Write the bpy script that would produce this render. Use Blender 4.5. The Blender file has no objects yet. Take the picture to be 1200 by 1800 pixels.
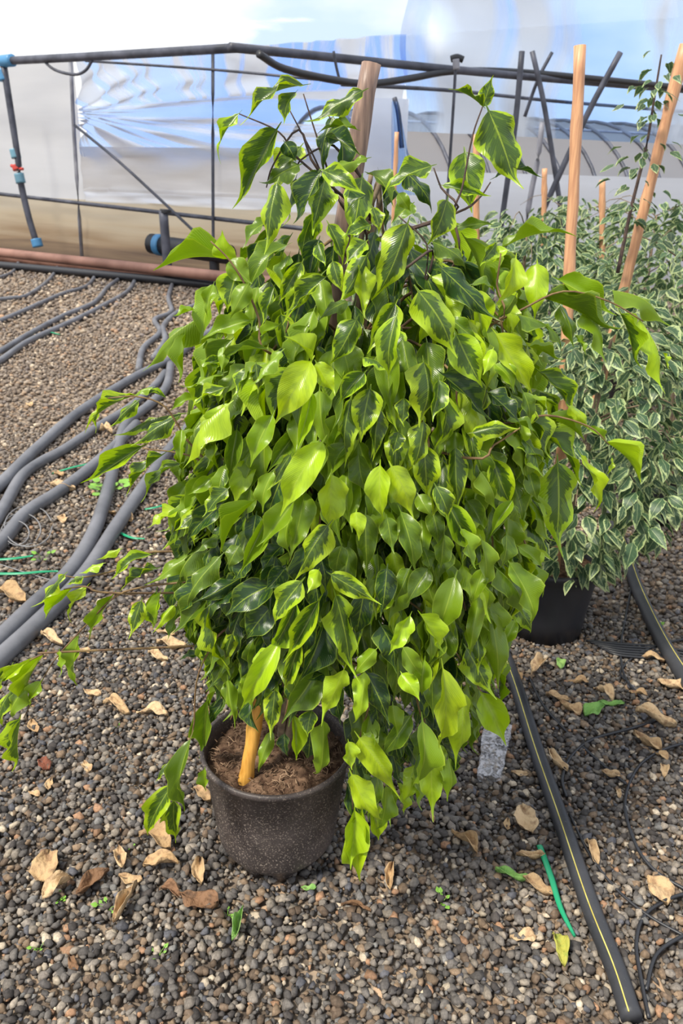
import bpy, math, random
import numpy as np
from mathutils import Vector, Matrix, noise
random.seed(7); rng = np.random.default_rng(7)
S = bpy.context.scene
COL = S.collection
# ------------------------------------------------------------------ camera
W_, H_, F_ = 1200.0, 1800.0, 1400.0
PITCH, ROLL, EYE = math.radians(23.0), math.radians(1.5), Vector((0, 0, 1.45))
cam = bpy.data.cameras.new('camera'); co = bpy.data.objects.new('camera', cam); COL.objects.link(co)
cam.sensor_fit = 'VERTICAL'; cam.sensor_height = 24.0; cam.lens = 24.0 * F_ / H_
cam.clip_start = 0.05; cam.clip_end = 300
fw = Vector((0, math.cos(PITCH), -math.sin(PITCH))); up0 = Vector((0, math.sin(PITCH), math.cos(PITCH))); rt0 = Vector((1, 0, 0))
# roll: the camera leans so the world turns clockwise in the frame
rt = rt0 * math.cos(ROLL) + up0 * math.sin(ROLL); up = up0 * math.cos(ROLL) - rt0 * math.sin(ROLL)
R = Matrix((rt, up, -fw)).transposed()
co.matrix_world = Matrix.Translation(EYE) @ R.to_4x4()
S.camera = co
cam.dof.use_dof = True; cam.dof.focus_distance = 1.32; cam.dof.aperture_fstop = 6.5
# ------------------------------------------------------------------ light
S.view_settings.view_transform = 'Standard'; S.view_settings.look = 'None'
S.view_settings.gamma = 1.0; S.view_settings.use_curve_mapping = False
S.view_settings.exposure = 0.32
wd = bpy.data.worlds.new('sky'); S.world = wd; wd.use_nodes = True
nt = wd.node_tree; nt.nodes.clear()
def N(t, ty, **kw):
    n = t.nodes.new(ty)
    for k, v in kw.items(): setattr(n, k, v)
    return n
def srgb(r, g, b, a=1.0):
    f = lambda c: (c / 255 / 12.92) if c / 255 <= 0.04045 else ((c / 255 + 0.055) / 1.055) ** 2.4
    return (f(r), f(g), f(b), a)
o_ = N(nt, 'ShaderNodeOutputWorld'); bg = N(nt, 'ShaderNodeBackground'); bg.inputs[1].default_value = 1.02
tc = N(nt, 'ShaderNodeTexCoord'); mp = N(nt, 'ShaderNodeMapping'); mp.inputs['Scale'].default_value = (1, 1, 2.2)
nz = N(nt, 'ShaderNodeTexNoise'); nz.inputs['Scale'].default_value = 2.6; nz.inputs['Detail'].default_value = 6
cr = N(nt, 'ShaderNodeValToRGB'); cr.color_ramp.elements[0].position = 0.40; cr.color_ramp.elements[0].color = (0.56, 0.70, 0.96, 1)
cr.color_ramp.elements[1].position = 0.54; cr.color_ramp.elements[1].color = (1.0, 0.985, 0.95, 1)
nt.links.new(tc.outputs['Generated'], mp.inputs[0]); nt.links.new(mp.outputs[0], nz.inputs[0])
nt.links.new(nz.outputs[0], cr.inputs[0]); nt.links.new(cr.outputs[0], bg.inputs[0]); nt.links.new(bg.outputs[0], o_.inputs[0])
sl = bpy.data.lights.new('sun', 'SUN'); sl.energy = 4.6; sl.angle = math.radians(10); sl.color = (1.0, 0.93, 0.80)
so = bpy.data.objects.new('sun', sl); COL.objects.link(so)
so.rotation_euler = Vector((0.55, 0.42, -1.0)).to_track_quat('-Z', 'Y').to_euler()
S.cycles.max_bounces = 8; S.cycles.transparent_max_bounces = 12; S.cycles.use_denoising = True
# ------------------------------------------------------------------ pixel helpers (find where things stand)
def ray(px, py):
    return (fw + rt * ((px - W_ / 2) / F_) + up * ((H_ / 2 - py) / F_))
def G(px, py, z=0.0):
    d = ray(px, py); return EYE + d * ((z - EYE.z) / d.z)
def AY(px, py, Y):
    d = ray(px, py); return EYE + d * ((Y - EYE.y) / d.y)
def proj(p):
    v = Vector(p) - EYE; z = v.dot(fw)
    return (W_ / 2 + F_ * v.dot(rt) / z, H_ / 2 - F_ * v.dot(up) / z, z)
# ------------------------------------------------------------------ materials
def mat(name, col=None, rough=0.5, spec=0.5):
    m = bpy.data.materials.new(name); m.use_nodes = True
    b = m.node_tree.nodes['Principled BSDF']
    if col: b.inputs['Base Color'].default_value = col
    b.inputs['Roughness'].default_value = rough; b.inputs['Specular IOR Level'].default_value = spec
    return m, m.node_tree, b
def mixc(t, fac, a, b):
    n = N(t, 'ShaderNodeMix', data_type='RGBA')
    for i, v in ((0, fac), (6, a), (7, b)):
        if isinstance(v, (int, float, tuple)): n.inputs[i].default_value = v
        else: t.links.new(v, n.inputs[i])
    return n.outputs[2]
def mth(t, op, a, b=None, c=None, clamp=False):
    n = N(t, 'ShaderNodeMath', operation=op, use_clamp=clamp)
    for i, v in enumerate((a, b, c)):
        if v is None: continue
        if isinstance(v, (int, float)): n.inputs[i].default_value = v
        else: t.links.new(v, n.inputs[i])
    return n.outputs[0]
def noi(t, scale, detail=4, vec=None, dist=0, rough=0.5):
    n = N(t, 'ShaderNodeTexNoise'); n.inputs['Scale'].default_value = scale; n.inputs['Detail'].default_value = detail
    n.inputs['Distortion'].default_value = dist; n.inputs['Roughness'].default_value = rough
    if vec is None:
        g = N(t, 'ShaderNodeTexCoord'); vec = g.outputs['Object']
    t.links.new(vec, n.inputs['Vector']); return n.outputs[0]
def ramp(t, fac, stops):
    n = N(t, 'ShaderNodeValToRGB'); e = n.color_ramp.elements
    while len(e) < len(stops): e.new(0.5)
    for i, (p, c) in enumerate(stops): e[i].position = p; e[i].color = c
    t.links.new(fac, n.inputs[0]); return n.outputs[0]
def bump(t, b, h, strength=0.4, dist=0.01):
    n = N(t, 'ShaderNodeBump'); n.inputs['Strength'].default_value = strength; n.inputs['Distance'].default_value = dist
    t.links.new(h, n.inputs['Height']); t.links.new(n.outputs[0], b.inputs['Normal'])
def noisy(name, c1, c2, scale, rough=0.6, spec=0.4, lo=0.35, hi=0.65, bs=0.3, bd=0.003, bscale=None):
    m, t, b = mat(name, None, rough, spec)
    f = noi(t, scale, 5); c = ramp(t, f, [(lo, c1), (hi, c2)]); t.links.new(c, b.inputs['Base Color'])
    if bs: bump(t, b, noi(t, bscale or scale * 2, 4), bs, bd)
    return m
def leaf_mat(name, margin1, margin2, mid, dark, vein, trans=0.30, rough=0.30):
    m = bpy.data.materials.new(name); m.use_nodes = True; t = m.node_tree; t.nodes.clear()
    out = N(t, 'ShaderNodeOutputMaterial'); b = N(t, 'ShaderNodeBsdfPrincipled'); tr = N(t, 'ShaderNodeBsdfTranslucent'); mx = N(t, 'ShaderNodeMixShader')
    a1 = N(t, 'ShaderNodeAttribute', attribute_name='luv'); a2 = N(t, 'ShaderNodeAttribute', attribute_name='lp')
    oi = N(t, 'ShaderNodeObjectInfo')
    s1 = N(t, 'ShaderNodeSeparateXYZ'); s2 = N(t, 'ShaderNodeSeparateXYZ')
    t.links.new(a1.outputs['Vector'], s1.inputs[0]); t.links.new(a2.outputs['Vector'], s2.inputs[0])
    u, v = s1.outputs[0], s1.outputs[1]; thr, dk, rn = s2.outputs[0], s2.outputs[1], s2.outputs[2]
    rnd = mth(t, 'FRACT', mth(t, 'ADD', rn, oi.outputs['Random']))
    au = mth(t, 'ABSOLUTE', u)
    cx = N(t, 'ShaderNodeCombineXYZ')
    t.links.new(mth(t, 'MULTIPLY', u, 1.3), cx.inputs[0])
    t.links.new(mth(t, 'SUBTRACT', mth(t, 'MULTIPLY', v, 9.0), mth(t, 'MULTIPLY', au, 2.4)), cx.inputs[1])
    t.links.new(mth(t, 'MULTIPLY', rnd, 61.0), cx.inputs[2])
    n1 = noi(t, 1.0, 3, cx.outputs[0], 0, 0.6)
    e = mth(t, 'ADD', au, mth(t, 'MULTIPLY', mth(t, 'SUBTRACT', n1, 0.5), 1.35))
    e = mth(t, 'ADD', e, mth(t, 'MULTIPLY', mth(t, 'MAXIMUM', mth(t, 'SUBTRACT', v, 0.62), 0.0), 2.2))
    d = mth(t, 'MULTIPLY', mth(t, 'SUBTRACT', thr, e), 9.0, clamp=True)            # 1 in the green centre
    cen = mixc(t, dk, mid, dark)
    pat = mixc(t, mth(t, 'MULTIPLY', mth(t, 'GREATER_THAN', noi(t, 1.4, 2, cx.outputs[0]), 0.56), 0.35), cen, mid)
    mar = mixc(t, rnd, margin1, margin2)
    mar = mixc(t, mth(t, 'MULTIPLY', mth(t, 'SUBTRACT', n1, 0.45), 2.2, clamp=True), mar, mid)
    c = mixc(t, d, mar, pat)
    vn = mth(t, 'MULTIPLY', mth(t, 'SUBTRACT', 0.06, au), 26.0, clamp=True)
    c = mixc(t, mth(t, 'MULTIPLY', vn, 0.6), c, vein)
    edge = mth(t, 'MULTIPLY', mth(t, 'SUBTRACT', au, 0.90), 14.0, clamp=True)
    c = mixc(t, mth(t, 'MULTIPLY', edge, 0.5), c, vein)
    hs = N(t, 'ShaderNodeHueSaturation'); t.links.new(c, hs.inputs['Color'])
    t.links.new(mth(t, 'ADD', mth(t, 'MULTIPLY', rnd, 0.34), 0.83), hs.inputs['Value'])
    c = hs.outputs[0]
    t.links.new(c, b.inputs['Base Color']); b.inputs['Roughness'].default_value = rough; b.inputs['Specular IOR Level'].default_value = 0.5
    h = N(t, 'ShaderNodeHueSaturation'); h.inputs['Value'].default_value = 1.2; h.inputs['Saturation'].default_value = 1.08
    t.links.new(c, h.inputs['Color']); t.links.new(h.outputs[0], tr.inputs[0])
    wv = N(t, 'ShaderNodeTexWave'); wv.inputs['Scale'].default_value = 1.0; t.links.new(cx.outputs[0], wv.inputs[0]); wv.bands_direction = 'Y'
    bp = N(t, 'ShaderNodeBump'); bp.inputs['Strength'].default_value = 0.12; bp.inputs['Distance'].default_value = 0.002
    t.links.new(wv.outputs[1], bp.inputs['Height']); t.links.new(bp.outputs[0], b.inputs['Normal'])
    mx.inputs[0].default_value = trans
    t.links.new(b.outputs[0], mx.inputs[1]); t.links.new(tr.outputs[0], mx.inputs[2]); t.links.new(mx.outputs[0], out.inputs[0])
    return m
M = {}
M['leaf'] = leaf_mat('lime_ficus_leaf', srgb(174, 200, 30), srgb(146, 178, 30), srgb(116, 146, 28), srgb(42, 70, 30), srgb(164, 186, 62))
M['bleaf'] = leaf_mat('cream_edged_leaf', srgb(188, 198, 142), srgb(150, 170, 112), srgb(84, 112, 72), srgb(54, 80, 54), srgb(176, 188, 138), 0.3, 0.45)
M['twig'] = noisy('twig_bark', srgb(92, 68, 48), srgb(126, 104, 66), 60, 0.7)
M['darktwig'] = noisy('dark_twig_bark', srgb(58, 46, 46), srgb(86, 68, 58), 60, 0.7)
M['bark'] = noisy('stem_bark', srgb(96, 84, 70), srgb(138, 120, 98), 40, 0.8)
def cane_mat(name, c1, c2):
    m, t, b = mat(name, None, 0.45, 0.4)
    g = N(t, 'ShaderNodeTexCoord'); mp = N(t, 'ShaderNodeMapping'); mp.inputs['Scale'].default_value = (40, 40, 3)
    t.links.new(g.outputs['Object'], mp.inputs[0]); f = noi(t, 3, 5, mp.outputs[0])
    t.links.new(ramp(t, f, [(0.35, c1), (0.65, c2)]), b.inputs['Base Color']); bump(t, b, f, 0.5, 0.003); return m
M['bamboo'] = cane_mat('bamboo', srgb(196, 138, 58), srgb(226, 172, 84))
M['cane'] = cane_mat('orange_cane', srgb(176, 128, 96), srgb(206, 158, 118))
M['wood'] = cane_mat('weathered_wood', srgb(104, 84, 76), srgb(150, 124, 108))
# black plastic with dust
def plastic(name, c1, c2, speck, amount, scale=9):
    m, t, b = mat(name, None, 0.5, 0.35)
    f = noi(t, scale, 6, rough=0.65); base = ramp(t, f, [(0.3, c1), (0.72, c2)])
    sp = mth(t, 'MULTIPLY', mth(t, 'SUBTRACT', noi(t, 260, 2), amount), 9.0, clamp=True)
    big = ramp(t, noi(t, 5, 3), [(0.35, (0.15,) * 3 + (1,)), (0.65, (1, 1, 1, 1))])
    k = N(t, 'ShaderNodeSeparateColor'); t.links.new(big, k.inputs[0])
    c = mixc(t, mth(t, 'MULTIPLY', sp, k.outputs[0]), base, speck)
    t.links.new(c, b.inputs['Base Color']); bump(t, b, noi(t, 300, 2), 0.15, 0.001)
    r = mth(t, 'ADD', mth(t, 'MULTIPLY', f, 0.4), 0.28); t.links.new(r, b.inputs['Roughness']); return m
M['pot'] = plastic('dusty_black_plastic', srgb(40, 36, 37), srgb(86, 78, 76), srgb(150, 138, 128), 0.56)
M['hose'] = plastic('grey_black_pipe', srgb(78, 79, 84), srgb(116, 117, 123), srgb(160, 160, 160), 0.70, 4)
M['hoseblack'] = plastic('black_striped_pipe', srgb(38, 40, 44), srgb(62, 63, 68), srgb(120, 118, 112), 0.70, 6)
M['black'] = mat('black_plastic', srgb(36, 37, 42), 0.45)[0]
M['steel'] = noisy('dark_steel', srgb(52, 54, 64), srgb(84, 86, 98), 5, 0.5)
M['greysteel'] = noisy('grey_steel', srgb(112, 112, 122), srgb(146, 146, 154), 5, 0.5)
M['brownpipe'] = noisy('rust_brown_pipe', srgb(118, 84, 72), srgb(146, 108, 94), 3, 0.6)
M['blue'] = mat('blue_fitting', srgb(72, 132, 176), 0.4)[0]
M['teal'] = mat('teal_fitting', srgb(98, 140, 158), 0.4)[0]
M['red'] = mat('red_valve', srgb(186, 60, 50), 0.4)[0]
M['green'] = mat('green_strip', srgb(22, 138, 96), 0.35)[0]
M['yellow'] = noisy('yellow_print', srgb(176, 162, 78), srgb(208, 196, 110), 30, 0.5, bs=0)
M['wire'] = mat('grey_wire', srgb(120, 120, 122), 0.5)[0]
M['soil'] = noisy('potting_soil', srgb(58, 42, 34), srgb(122, 98, 80), 45, 0.95, 0.1, bs=1.0, bd=0.01, bscale=70)
M['fibre'] = noisy('soil_fibre', srgb(80, 58, 46), srgb(150, 126, 104), 20, 0.95, 0.1, bs=0)
M['weed'] = mat('weed_green', srgb(112, 158, 56), 0.5)[0]
M['stoneweed'] = M['weed']
def stone_mat():
    m, t, b = mat('gravel_stone', None, 0.75, 0.3)
    a = N(t, 'ShaderNodeAttribute', attribute_name='col')
    f = ramp(t, noi(t, 160, 3), [(0.3, (0.62, 0.62, 0.62, 1)), (0.7, (1.2, 1.2, 1.2, 1))])
    n = N(t, 'ShaderNodeMix', data_type='RGBA', blend_type='MULTIPLY'); n.inputs[0].default_value = 1
    t.links.new(a.outputs['Color'], n.inputs[6]); t.links.new(f, n.inputs[7]); t.links.new(n.outputs[2], b.inputs['Base Color'])
    bump(t, b, noi(t, 220, 3), 0.3, 0.002); return m
M['stone'] = stone_mat()
def ground_mat():
    m, t, b = mat('gravel_ground', None, 0.9, 0.15)
    v = N(t, 'ShaderNodeTexVoronoi'); v.inputs['Scale'].default_value = 34
    g = N(t, 'ShaderNodeTexCoord'); t.links.new(g.outputs['Object'], v.inputs[0])
    sc = N(t, 'ShaderNodeSeparateColor'); t.links.new(v.outputs['Color'], sc.inputs[0])
    c = ramp(t, sc.outputs[0], [(0.0, srgb(92, 84, 78)), (0.55, srgb(130, 119, 108)), (0.85, srgb(150, 138, 124)), (1.0, srgb(184, 160, 136))])
    d = ramp(t, noi(t, 1.3, 5), [(0.35, (0.72, 0.68, 0.64, 1)), (0.65, (1.1, 1.05, 1.0, 1))])
    n = N(t, 'ShaderNodeMix', data_type='RGBA', blend_type='MULTIPLY'); n.inputs[0].default_value = 1
    t.links.new(c, n.inputs[6]); t.links.new(d, n.inputs[7]); t.links.new(n.outputs[2], b.inputs['Base Color'])
    bump(t, b, v.outputs['Distance'], 0.8, 0.02); return m
M['ground'] = ground_mat()
def dry_mat(name, c1, c2, c3):
    m, t, b = mat(name, None, 0.7, 0.25)
    oi = N(t, 'ShaderNodeObjectInfo'); f = noi(t, 55, 6)
    c = mixc(t, oi.outputs['Random'], c1, c2); c = mixc(t, mth(t, 'MULTIPLY', mth(t, 'SUBTRACT', f, 0.5), 5, clamp=True), c, c3)
    t.links.new(c, b.inputs['Base Color']); bump(t, b, noi(t, 90, 4), 0.6, 0.01); return m
M['dry'] = dry_mat('dry_leaf', srgb(196, 170, 134), srgb(172, 142, 104), srgb(136, 108, 82))
M['drydark'] = dry_mat('dark_dry_leaf', srgb(128, 96, 72), srgb(112, 84, 60), srgb(84, 64, 50))
M['dryred'] = dry_mat('reddish_dry_leaf', srgb(112, 66, 50), srgb(122, 72, 54), srgb(86, 54, 44))
M['fallgreen'] = dry_mat('fallen_green_leaf', srgb(116, 158, 82), srgb(136, 170, 96), srgb(98, 140, 74))
M['fallyellow'] = dry_mat('fallen_yellow_leaf', srgb(158, 156, 70), srgb(160, 158, 76), srgb(122, 138, 62))
def film_mat(name, milky, clear_amt, tint, kind='plain', rough=0.35):
    """thin greenhouse polythene: milky areas scatter daylight through, clear areas let the sky show"""
    m = bpy.data.materials.new(name); m.use_nodes = True; t = m.node_tree; t.nodes.clear()
    out = N(t, 'ShaderNodeOutputMaterial'); tp = N(t, 'ShaderNodeBsdfTransparent'); tl = N(t, 'ShaderNodeBsdfTranslucent')
    df = N(t, 'ShaderNodeBsdfPrincipled'); df.inputs['Roughness'].default_value = rough
    g = N(t, 'ShaderNodeTexCoord'); mp = N(t, 'ShaderNodeMapping'); t.links.new(g.outputs['UV'], mp.inputs[0])
    mp.inputs['Scale'].default_value = (9, 1.1, 1) if kind == 'hung' else (6, 5, 1)
    f = noi(t, 1.0, 5, mp.outputs[0], 0.6)
    tp.inputs[0].default_value = tint
    c = ramp(t, noi(t, 3.0, 5, g.outputs['UV']), [(0.3, tuple(x * 0.82 for x in milky[:3]) + (1,)), (0.7, milky)])
    if kind == 'dirty':
        sp = N(t, 'ShaderNodeSeparateXYZ'); t.links.new(g.outputs['UV'], sp.inputs[0])
        k = mth(t, 'ADD', sp.outputs[1], mth(t, 'MULTIPLY', mth(t, 'SUBTRACT', f, 0.5), 0.9))
        c = ramp(t, k, [(0.05, srgb(124, 106, 94)), (0.3, srgb(190, 162, 130)), (0.6, srgb(224, 204, 172)), (0.95, srgb(232, 218, 192))])
    t.links.new(c, tl.inputs[0]); t.links.new(c, df.inputs['Base Color'])
    m1 = N(t, 'ShaderNodeMixShader'); m1.inputs[0].default_value = 0.12
    t.links.new(tl.outputs[0], m1.inputs[1]); t.links.new(df.outputs[0], m1.inputs[2])
    m2 = N(t, 'ShaderNodeMixShader')
    k = ramp(t, f, [(0.62 - clear_amt * 0.35, (0, 0, 0, 1)), (0.68 - clear_amt * 0.3, (1, 1, 1, 1))])
    if clear_amt <= 0: m2.inputs[0].default_value = 0.0
    else: t.links.new(mth(t, 'MULTIPLY', k, 0.9), m2.inputs[0])
    t.links.new(m1.outputs[0], m2.inputs[1]); t.links.new(tp.outputs[0], m2.inputs[2]); t.links.new(m2.outputs[0], out.inputs[0])
    return m
M['film_panel'] = film_mat('milky_film', srgb(255, 254, 252), 0.0, (1, 1, 1, 1))
M['film_hung'] = film_mat('sagging_clear_film', srgb(244, 248, 255), 0.44, (0.46, 0.63, 0.98, 1), 'hung')  # blue tint paints the sky's colour into the clear areas
M['film_beige'] = film_mat('dusty_film', srgb(232, 228, 224), 0.0, (1, 1, 1, 1))
M['film_white'] = film_mat('white_film', srgb(250, 251, 254), 0.0, (1, 1, 1, 1))
M['film_dirty'] = film_mat('mud_splashed_film', srgb(180, 160, 132), 0.0, (1, 1, 1, 1), 'dirty')
M['film_blue'] = film_mat('clear_film', srgb(236, 243, 252), 0.62, (0.5, 0.70, 1, 1), 'hung')  # sky blue is put into this tint too
M['film_grey'] = film_mat('tunnel_film', srgb(222, 224, 230), 0.0, (1, 1, 1, 1))
M['film_roof'] = film_mat('roof_film', srgb(240, 244, 250), 0.5, (0.95, 0.97, 1, 1))
def bag_mat():
    m = bpy.data.materials.new('clear_sleeve'); m.use_nodes = True; t = m.node_tree; t.nodes.clear()
    out = N(t, 'ShaderNodeOutputMaterial'); tp = N(t, 'ShaderNodeBsdfTransparent'); b = N(t, 'ShaderNodeBsdfPrincipled'); mx = N(t, 'ShaderNodeMixShader')
    b.inputs['Base Color'].default_value = srgb(214, 214, 220); b.inputs['Roughness'].default_value = 0.12
    f = noi(t, 38, 5, dist=2.0); bump(t, b, f, 0.8, 0.01)
    k = ramp(t, f, [(0.42, (0.08,) * 3 + (1,)), (0.60, (0.55,) * 3 + (1,))])
    t.links.new(k, mx.inputs[0]); t.links.new(tp.outputs[0], mx.inputs[1]); t.links.new(b.outputs[0], mx.inputs[2]); t.links.new(mx.outputs[0], out.inputs[0]); return m
M['bag'] = bag_mat()
# ------------------------------------------------------------------ object helpers
def link(name, me, m, parent=None, smooth=False):
    if m is not None: me.materials.append(m)
    if smooth: me.polygons.foreach_set('use_smooth', [True] * len(me.polygons))
    o = bpy.data.objects.new(name, me); COL.objects.link(o)
    if parent is not None: adopt(o, parent)
    return o
def world_of(p):
    v = Vector((0, 0, 0)); q = p
    while q is not None: v = v + (q.location if q.type == 'EMPTY' else Vector()); q = q.parent
    return v
def adopt(o, parent):
    o.parent = parent
    o.matrix_parent_inverse = Matrix.Translation(-world_of(parent))
def thing(name, loc, label, cat, group=None):
    o = bpy.data.objects.new(name, None); o.location = loc; o.empty_display_size = 0.1; COL.objects.link(o)
    return tag(o, label, cat, group)
def tag(o, label, cat, group=None):
    o['label'] = label; o['category'] = cat
    if group: o['group'] = group
    return o
def mesh(name, v, f):
    me = bpy.data.meshes.new(name); me.from_pydata([tuple(p) for p in v], [], f); me.update(); return me
def smoothpath(pts, n=6):
    pts = [Vector(p) for p in pts]
    if len(pts) < 3: return [pts[0].lerp(pts[-1], i / n) for i in range(n + 1)]
    P = [pts[0] * 2 - pts[1]] + pts + [pts[-1] * 2 - pts[-2]]; out = []
    for i in range(1, len(P) - 2):
        a, b, c, d = P[i - 1:i + 3]
        for k in range(n):
            s = k / n
            out.append(0.5 * ((2 * b) + (c - a) * s + (2 * a - 5 * b + 4 * c - d) * s * s + (3 * b - a - 3 * c + d) * s ** 3))
    out.append(pts[-1]); return out
def tube_geo(path, r0, r1=None, seg=8, V=None, Fc=None):
    V = [] if V is None else V; Fc = [] if Fc is None else Fc
    r1 = r0 if r1 is None else r1; n = len(path); b0 = len(V)
    ref = Vector((0, 0, 1)); 
    for i, p in enumerate(path):
        t = (path[min(i + 1, n - 1)] - path[max(i - 1, 0)]).normalized()
        a = t.cross(ref)
        if a.length < 0.05: a = t.cross(Vector((1, 0, 0)))
        a.normalize(); b = a.cross(t)
        rr = r0 + (r1 - r0) * i / max(1, n - 1)
        if hasattr(r0, '__call__'): rr = r0(i / (n - 1))
        for k in range(seg):
            th = 2 * math.pi * k / seg
            V.append(p + a * math.cos(th) * rr + b * math.sin(th) * rr)
    for i in range(n - 1):
        for k in range(seg):
            k2 = (k + 1) % seg; q = b0 + i * seg
            Fc.append((q + k, q + k2, q + seg + k2, q + seg + k))
    Fc.append(tuple(b0 + k for k in range(seg))[::-1]); Fc.append(tuple(b0 + (n - 1) * seg + k for k in range(seg)))
    return V, Fc
def tube(name, pts, r, m, parent=None, r1=None, seg=8, n=6, smooth=True):
    V, Fc = tube_geo(smoothpath(pts, n), r, r1, seg)
    return link(name, mesh(name, V, Fc), m, parent, smooth)
def lathe(name, prof, m, parent, loc, seg=48, tilt=None, smooth=True, rad=None):
    V, Fc = [], []
    for i, (r, z) in enumerate(prof):
        for k in range(seg):
            th = 2 * math.pi * k / seg; rr = rad(r, z, th) if rad else r
            V.append(Vector((rr * math.cos(th), rr * math.sin(th), z)) + Vector(loc))
    for i in range(len(prof) - 1):
        for k in range(seg):
            k2 = (k + 1) % seg
            Fc.append((i * seg + k, i * seg + k2, (i + 1) * seg + k2, (i + 1) * seg + k))
    return link(name, mesh(name, V, Fc), m, parent, smooth)
def sheet(name, fn, nu, nv, m, parent=None, smooth=True):
    V = [fn(i / nu, j / nv) for j in range(nv + 1) for i in range(nu + 1)]
    Fc = [(j * (nu + 1) + i, j * (nu + 1) + i + 1, (j + 1) * (nu + 1) + i + 1, (j + 1) * (nu + 1) + i) for j in range(nv) for i in range(nu)]
    me = mesh(name, V, Fc); uv = me.uv_layers.new(name='UVMap')
    for l in me.loops:
        j, i = divmod(l.vertex_index, nu + 1); uv.data[l.index].uv = (i / nu, j / nv)
    return link(name, me, m, parent, smooth)
# ------------------------------------------------------------------ leaves
TT = [-0.10, 0.0, 0.04, 0.10, 0.18, 0.27, 0.36, 0.45, 0.54, 0.63, 0.71, 0.78, 0.85, 0.93, 1.0]
WW = [0.03, 0.07, 0.46, 0.74, 0.93, 1.0, 1.0, 0.95, 0.85, 0.69, 0.49, 0.29, 0.14, 0.07, 0.02]
UU = [-1.0, -0.7, -0.35, 0.0, 0.35, 0.7, 1.0]
def leaf_template(arch, fold, wave, ph, side, twist, fine=True, tipc=0.0):
    tt, ww = (TT, WW) if fine else ([0, 0.12, 0.4, 0.7, 1.0], [0.1, 0.7, 1.0, 0.62, 0.03])
    uu = UU if fine else [-1.0, 0.0, 1.0]
    V, luv = [], []
    for t, w in zip(tt, ww):
        tc_ = max(t, 0.0)
        zc = arch * math.sin(math.pi * tc_) + (-0.3 * arch if t < 0 else 0) + tipc * max(0, tc_ - 0.7) ** 2
        xc = side * math.sin(math.pi * tc_)
        for u in uu:
            a = twist * (tc_ - 0.4)
            hx = u * w * 0.5; hz = (fold * abs(u) * w + wave * math.sin(tc_ * 13 + ph + (1.4 if u > 0 else 0)) * u * u * w) * 0.5
            V.append((xc / 0.5 + hx * math.cos(a) - hz * math.sin(a), t, zc + hx * math.sin(a) * 0.5 + hz * math.cos(a)))
            luv.append((u, t, 0))
    n = len(uu)
    Fc = [(i * n + k, i * n + k + 1, (i + 1) * n + k + 1, (i + 1) * n + k) for i in range(len(tt) - 1) for k in range(n - 1)]
    return np.array(V), Fc, np.array(luv)
def rt_(a, b): return random.uniform(a, b)
TPL = [leaf_template(rt_(0.05, 0.26), rt_(-0.35, 0.6), rt_(0.10, 0.30), rt_(0, 6), rt_(-0.035, 0.035), rt_(-1.0, 1.0), True, rt_(-2.0, 2.5)) for _ in range(12)]
TPLB = [leaf_template(rt_(0.0, 0.2), rt_(-0.2, 0.4), 0.08, rt_(0, 6), 0, 0, False) for _ in range(6)]
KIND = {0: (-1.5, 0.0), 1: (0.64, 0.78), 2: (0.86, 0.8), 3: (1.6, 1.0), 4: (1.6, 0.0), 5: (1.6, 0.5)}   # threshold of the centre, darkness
def attr(me, name, arr):
    a = me.attributes.new(name, 'FLOAT_VECTOR', 'POINT'); a.data.foreach_set('vector', np.asarray(arr, dtype=np.float32).ravel())
_cache = {}
def leaf_mesh(tpl, key, kind, m):
    k = (key, tpl, kind)
    if k not in _cache:
        V, Fc, luv = (TPL if key == 'a' else TPLB)[tpl]
        me = mesh('leaf', V, Fc); attr(me, 'luv', luv)
        th, dk = KIND[kind] if key == 'a' else (0.9 if kind else 0.7, 0.9)
        attr(me, 'lp', np.tile((th, dk, 0.0), (len(V), 1)))
        me.materials.append(m); me.polygons.foreach_set('use_smooth', [True] * len(me.polygons)); _cache[k] = me
    return _cache[k]
def leaf_matrix(B, T, w, nrm, roll=0.0):
    d = T - B; L = d.length; y = d / L
    z = nrm - y * nrm.dot(y)
    if z.length < 1e-3: z = y.orthogonal()
    z.normalize(); x = y.cross(z)
    x, z = x * math.cos(roll) + z * math.sin(roll), z * math.cos(roll) - x * math.sin(roll)
    m = Matrix.Identity(4)
    for i in range(3): m[i][0] = x[i] * w; m[i][1] = y[i] * L; m[i][2] = z[i] * L; m[i][3] = B[i]
    return m
def place_leaves(items, key, m, parent):
    for (mx, tpl, kind) in items:
        o = bpy.data.objects.new('leaf', leaf_mesh(tpl, key, kind, m)); COL.objects.link(o)
        adopt(o, parent); o.matrix_basis = mx
def merge_leaves(name, items, key, m, parent):
    VV, FF, LU, LP = [], [], [], []; base = 0; T = TPL if key == 'a' else TPLB
    for (mx, tpl, kind) in items:
        V, Fc, luv = T[tpl]; A = np.array(mx)
        VV.append(V @ A[:3, :3].T + A[:3, 3]); FF.append(np.array(Fc) + base); LU.append(luv)
        th, dk = KIND[kind] if key == 'a' else (0.9 if kind else 0.7, 0.9)
        LP.append(np.tile((th, dk, random.random()), (len(V), 1))); base += len(V)
    V = np.concatenate(VV); Fq = np.concatenate(FF)
    me = bpy.data.meshes.new(name); me.vertices.add(len(V)); me.vertices.foreach_set('co', V.ravel())
    me.loops.add(Fq.size); me.loops.foreach_set('vertex_index', Fq.ravel().astype(np.int32))
    me.polygons.add(len(Fq)); me.polygons.foreach_set('loop_start', np.arange(0, Fq.size, 4, dtype=np.int32))
    me.update(calc_edges=True); attr(me, 'luv', np.concatenate(LU)); attr(me, 'lp', np.concatenate(LP))
    o = link(name, me, m, parent, True); o['kind'] = 'stuff'; return o
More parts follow.
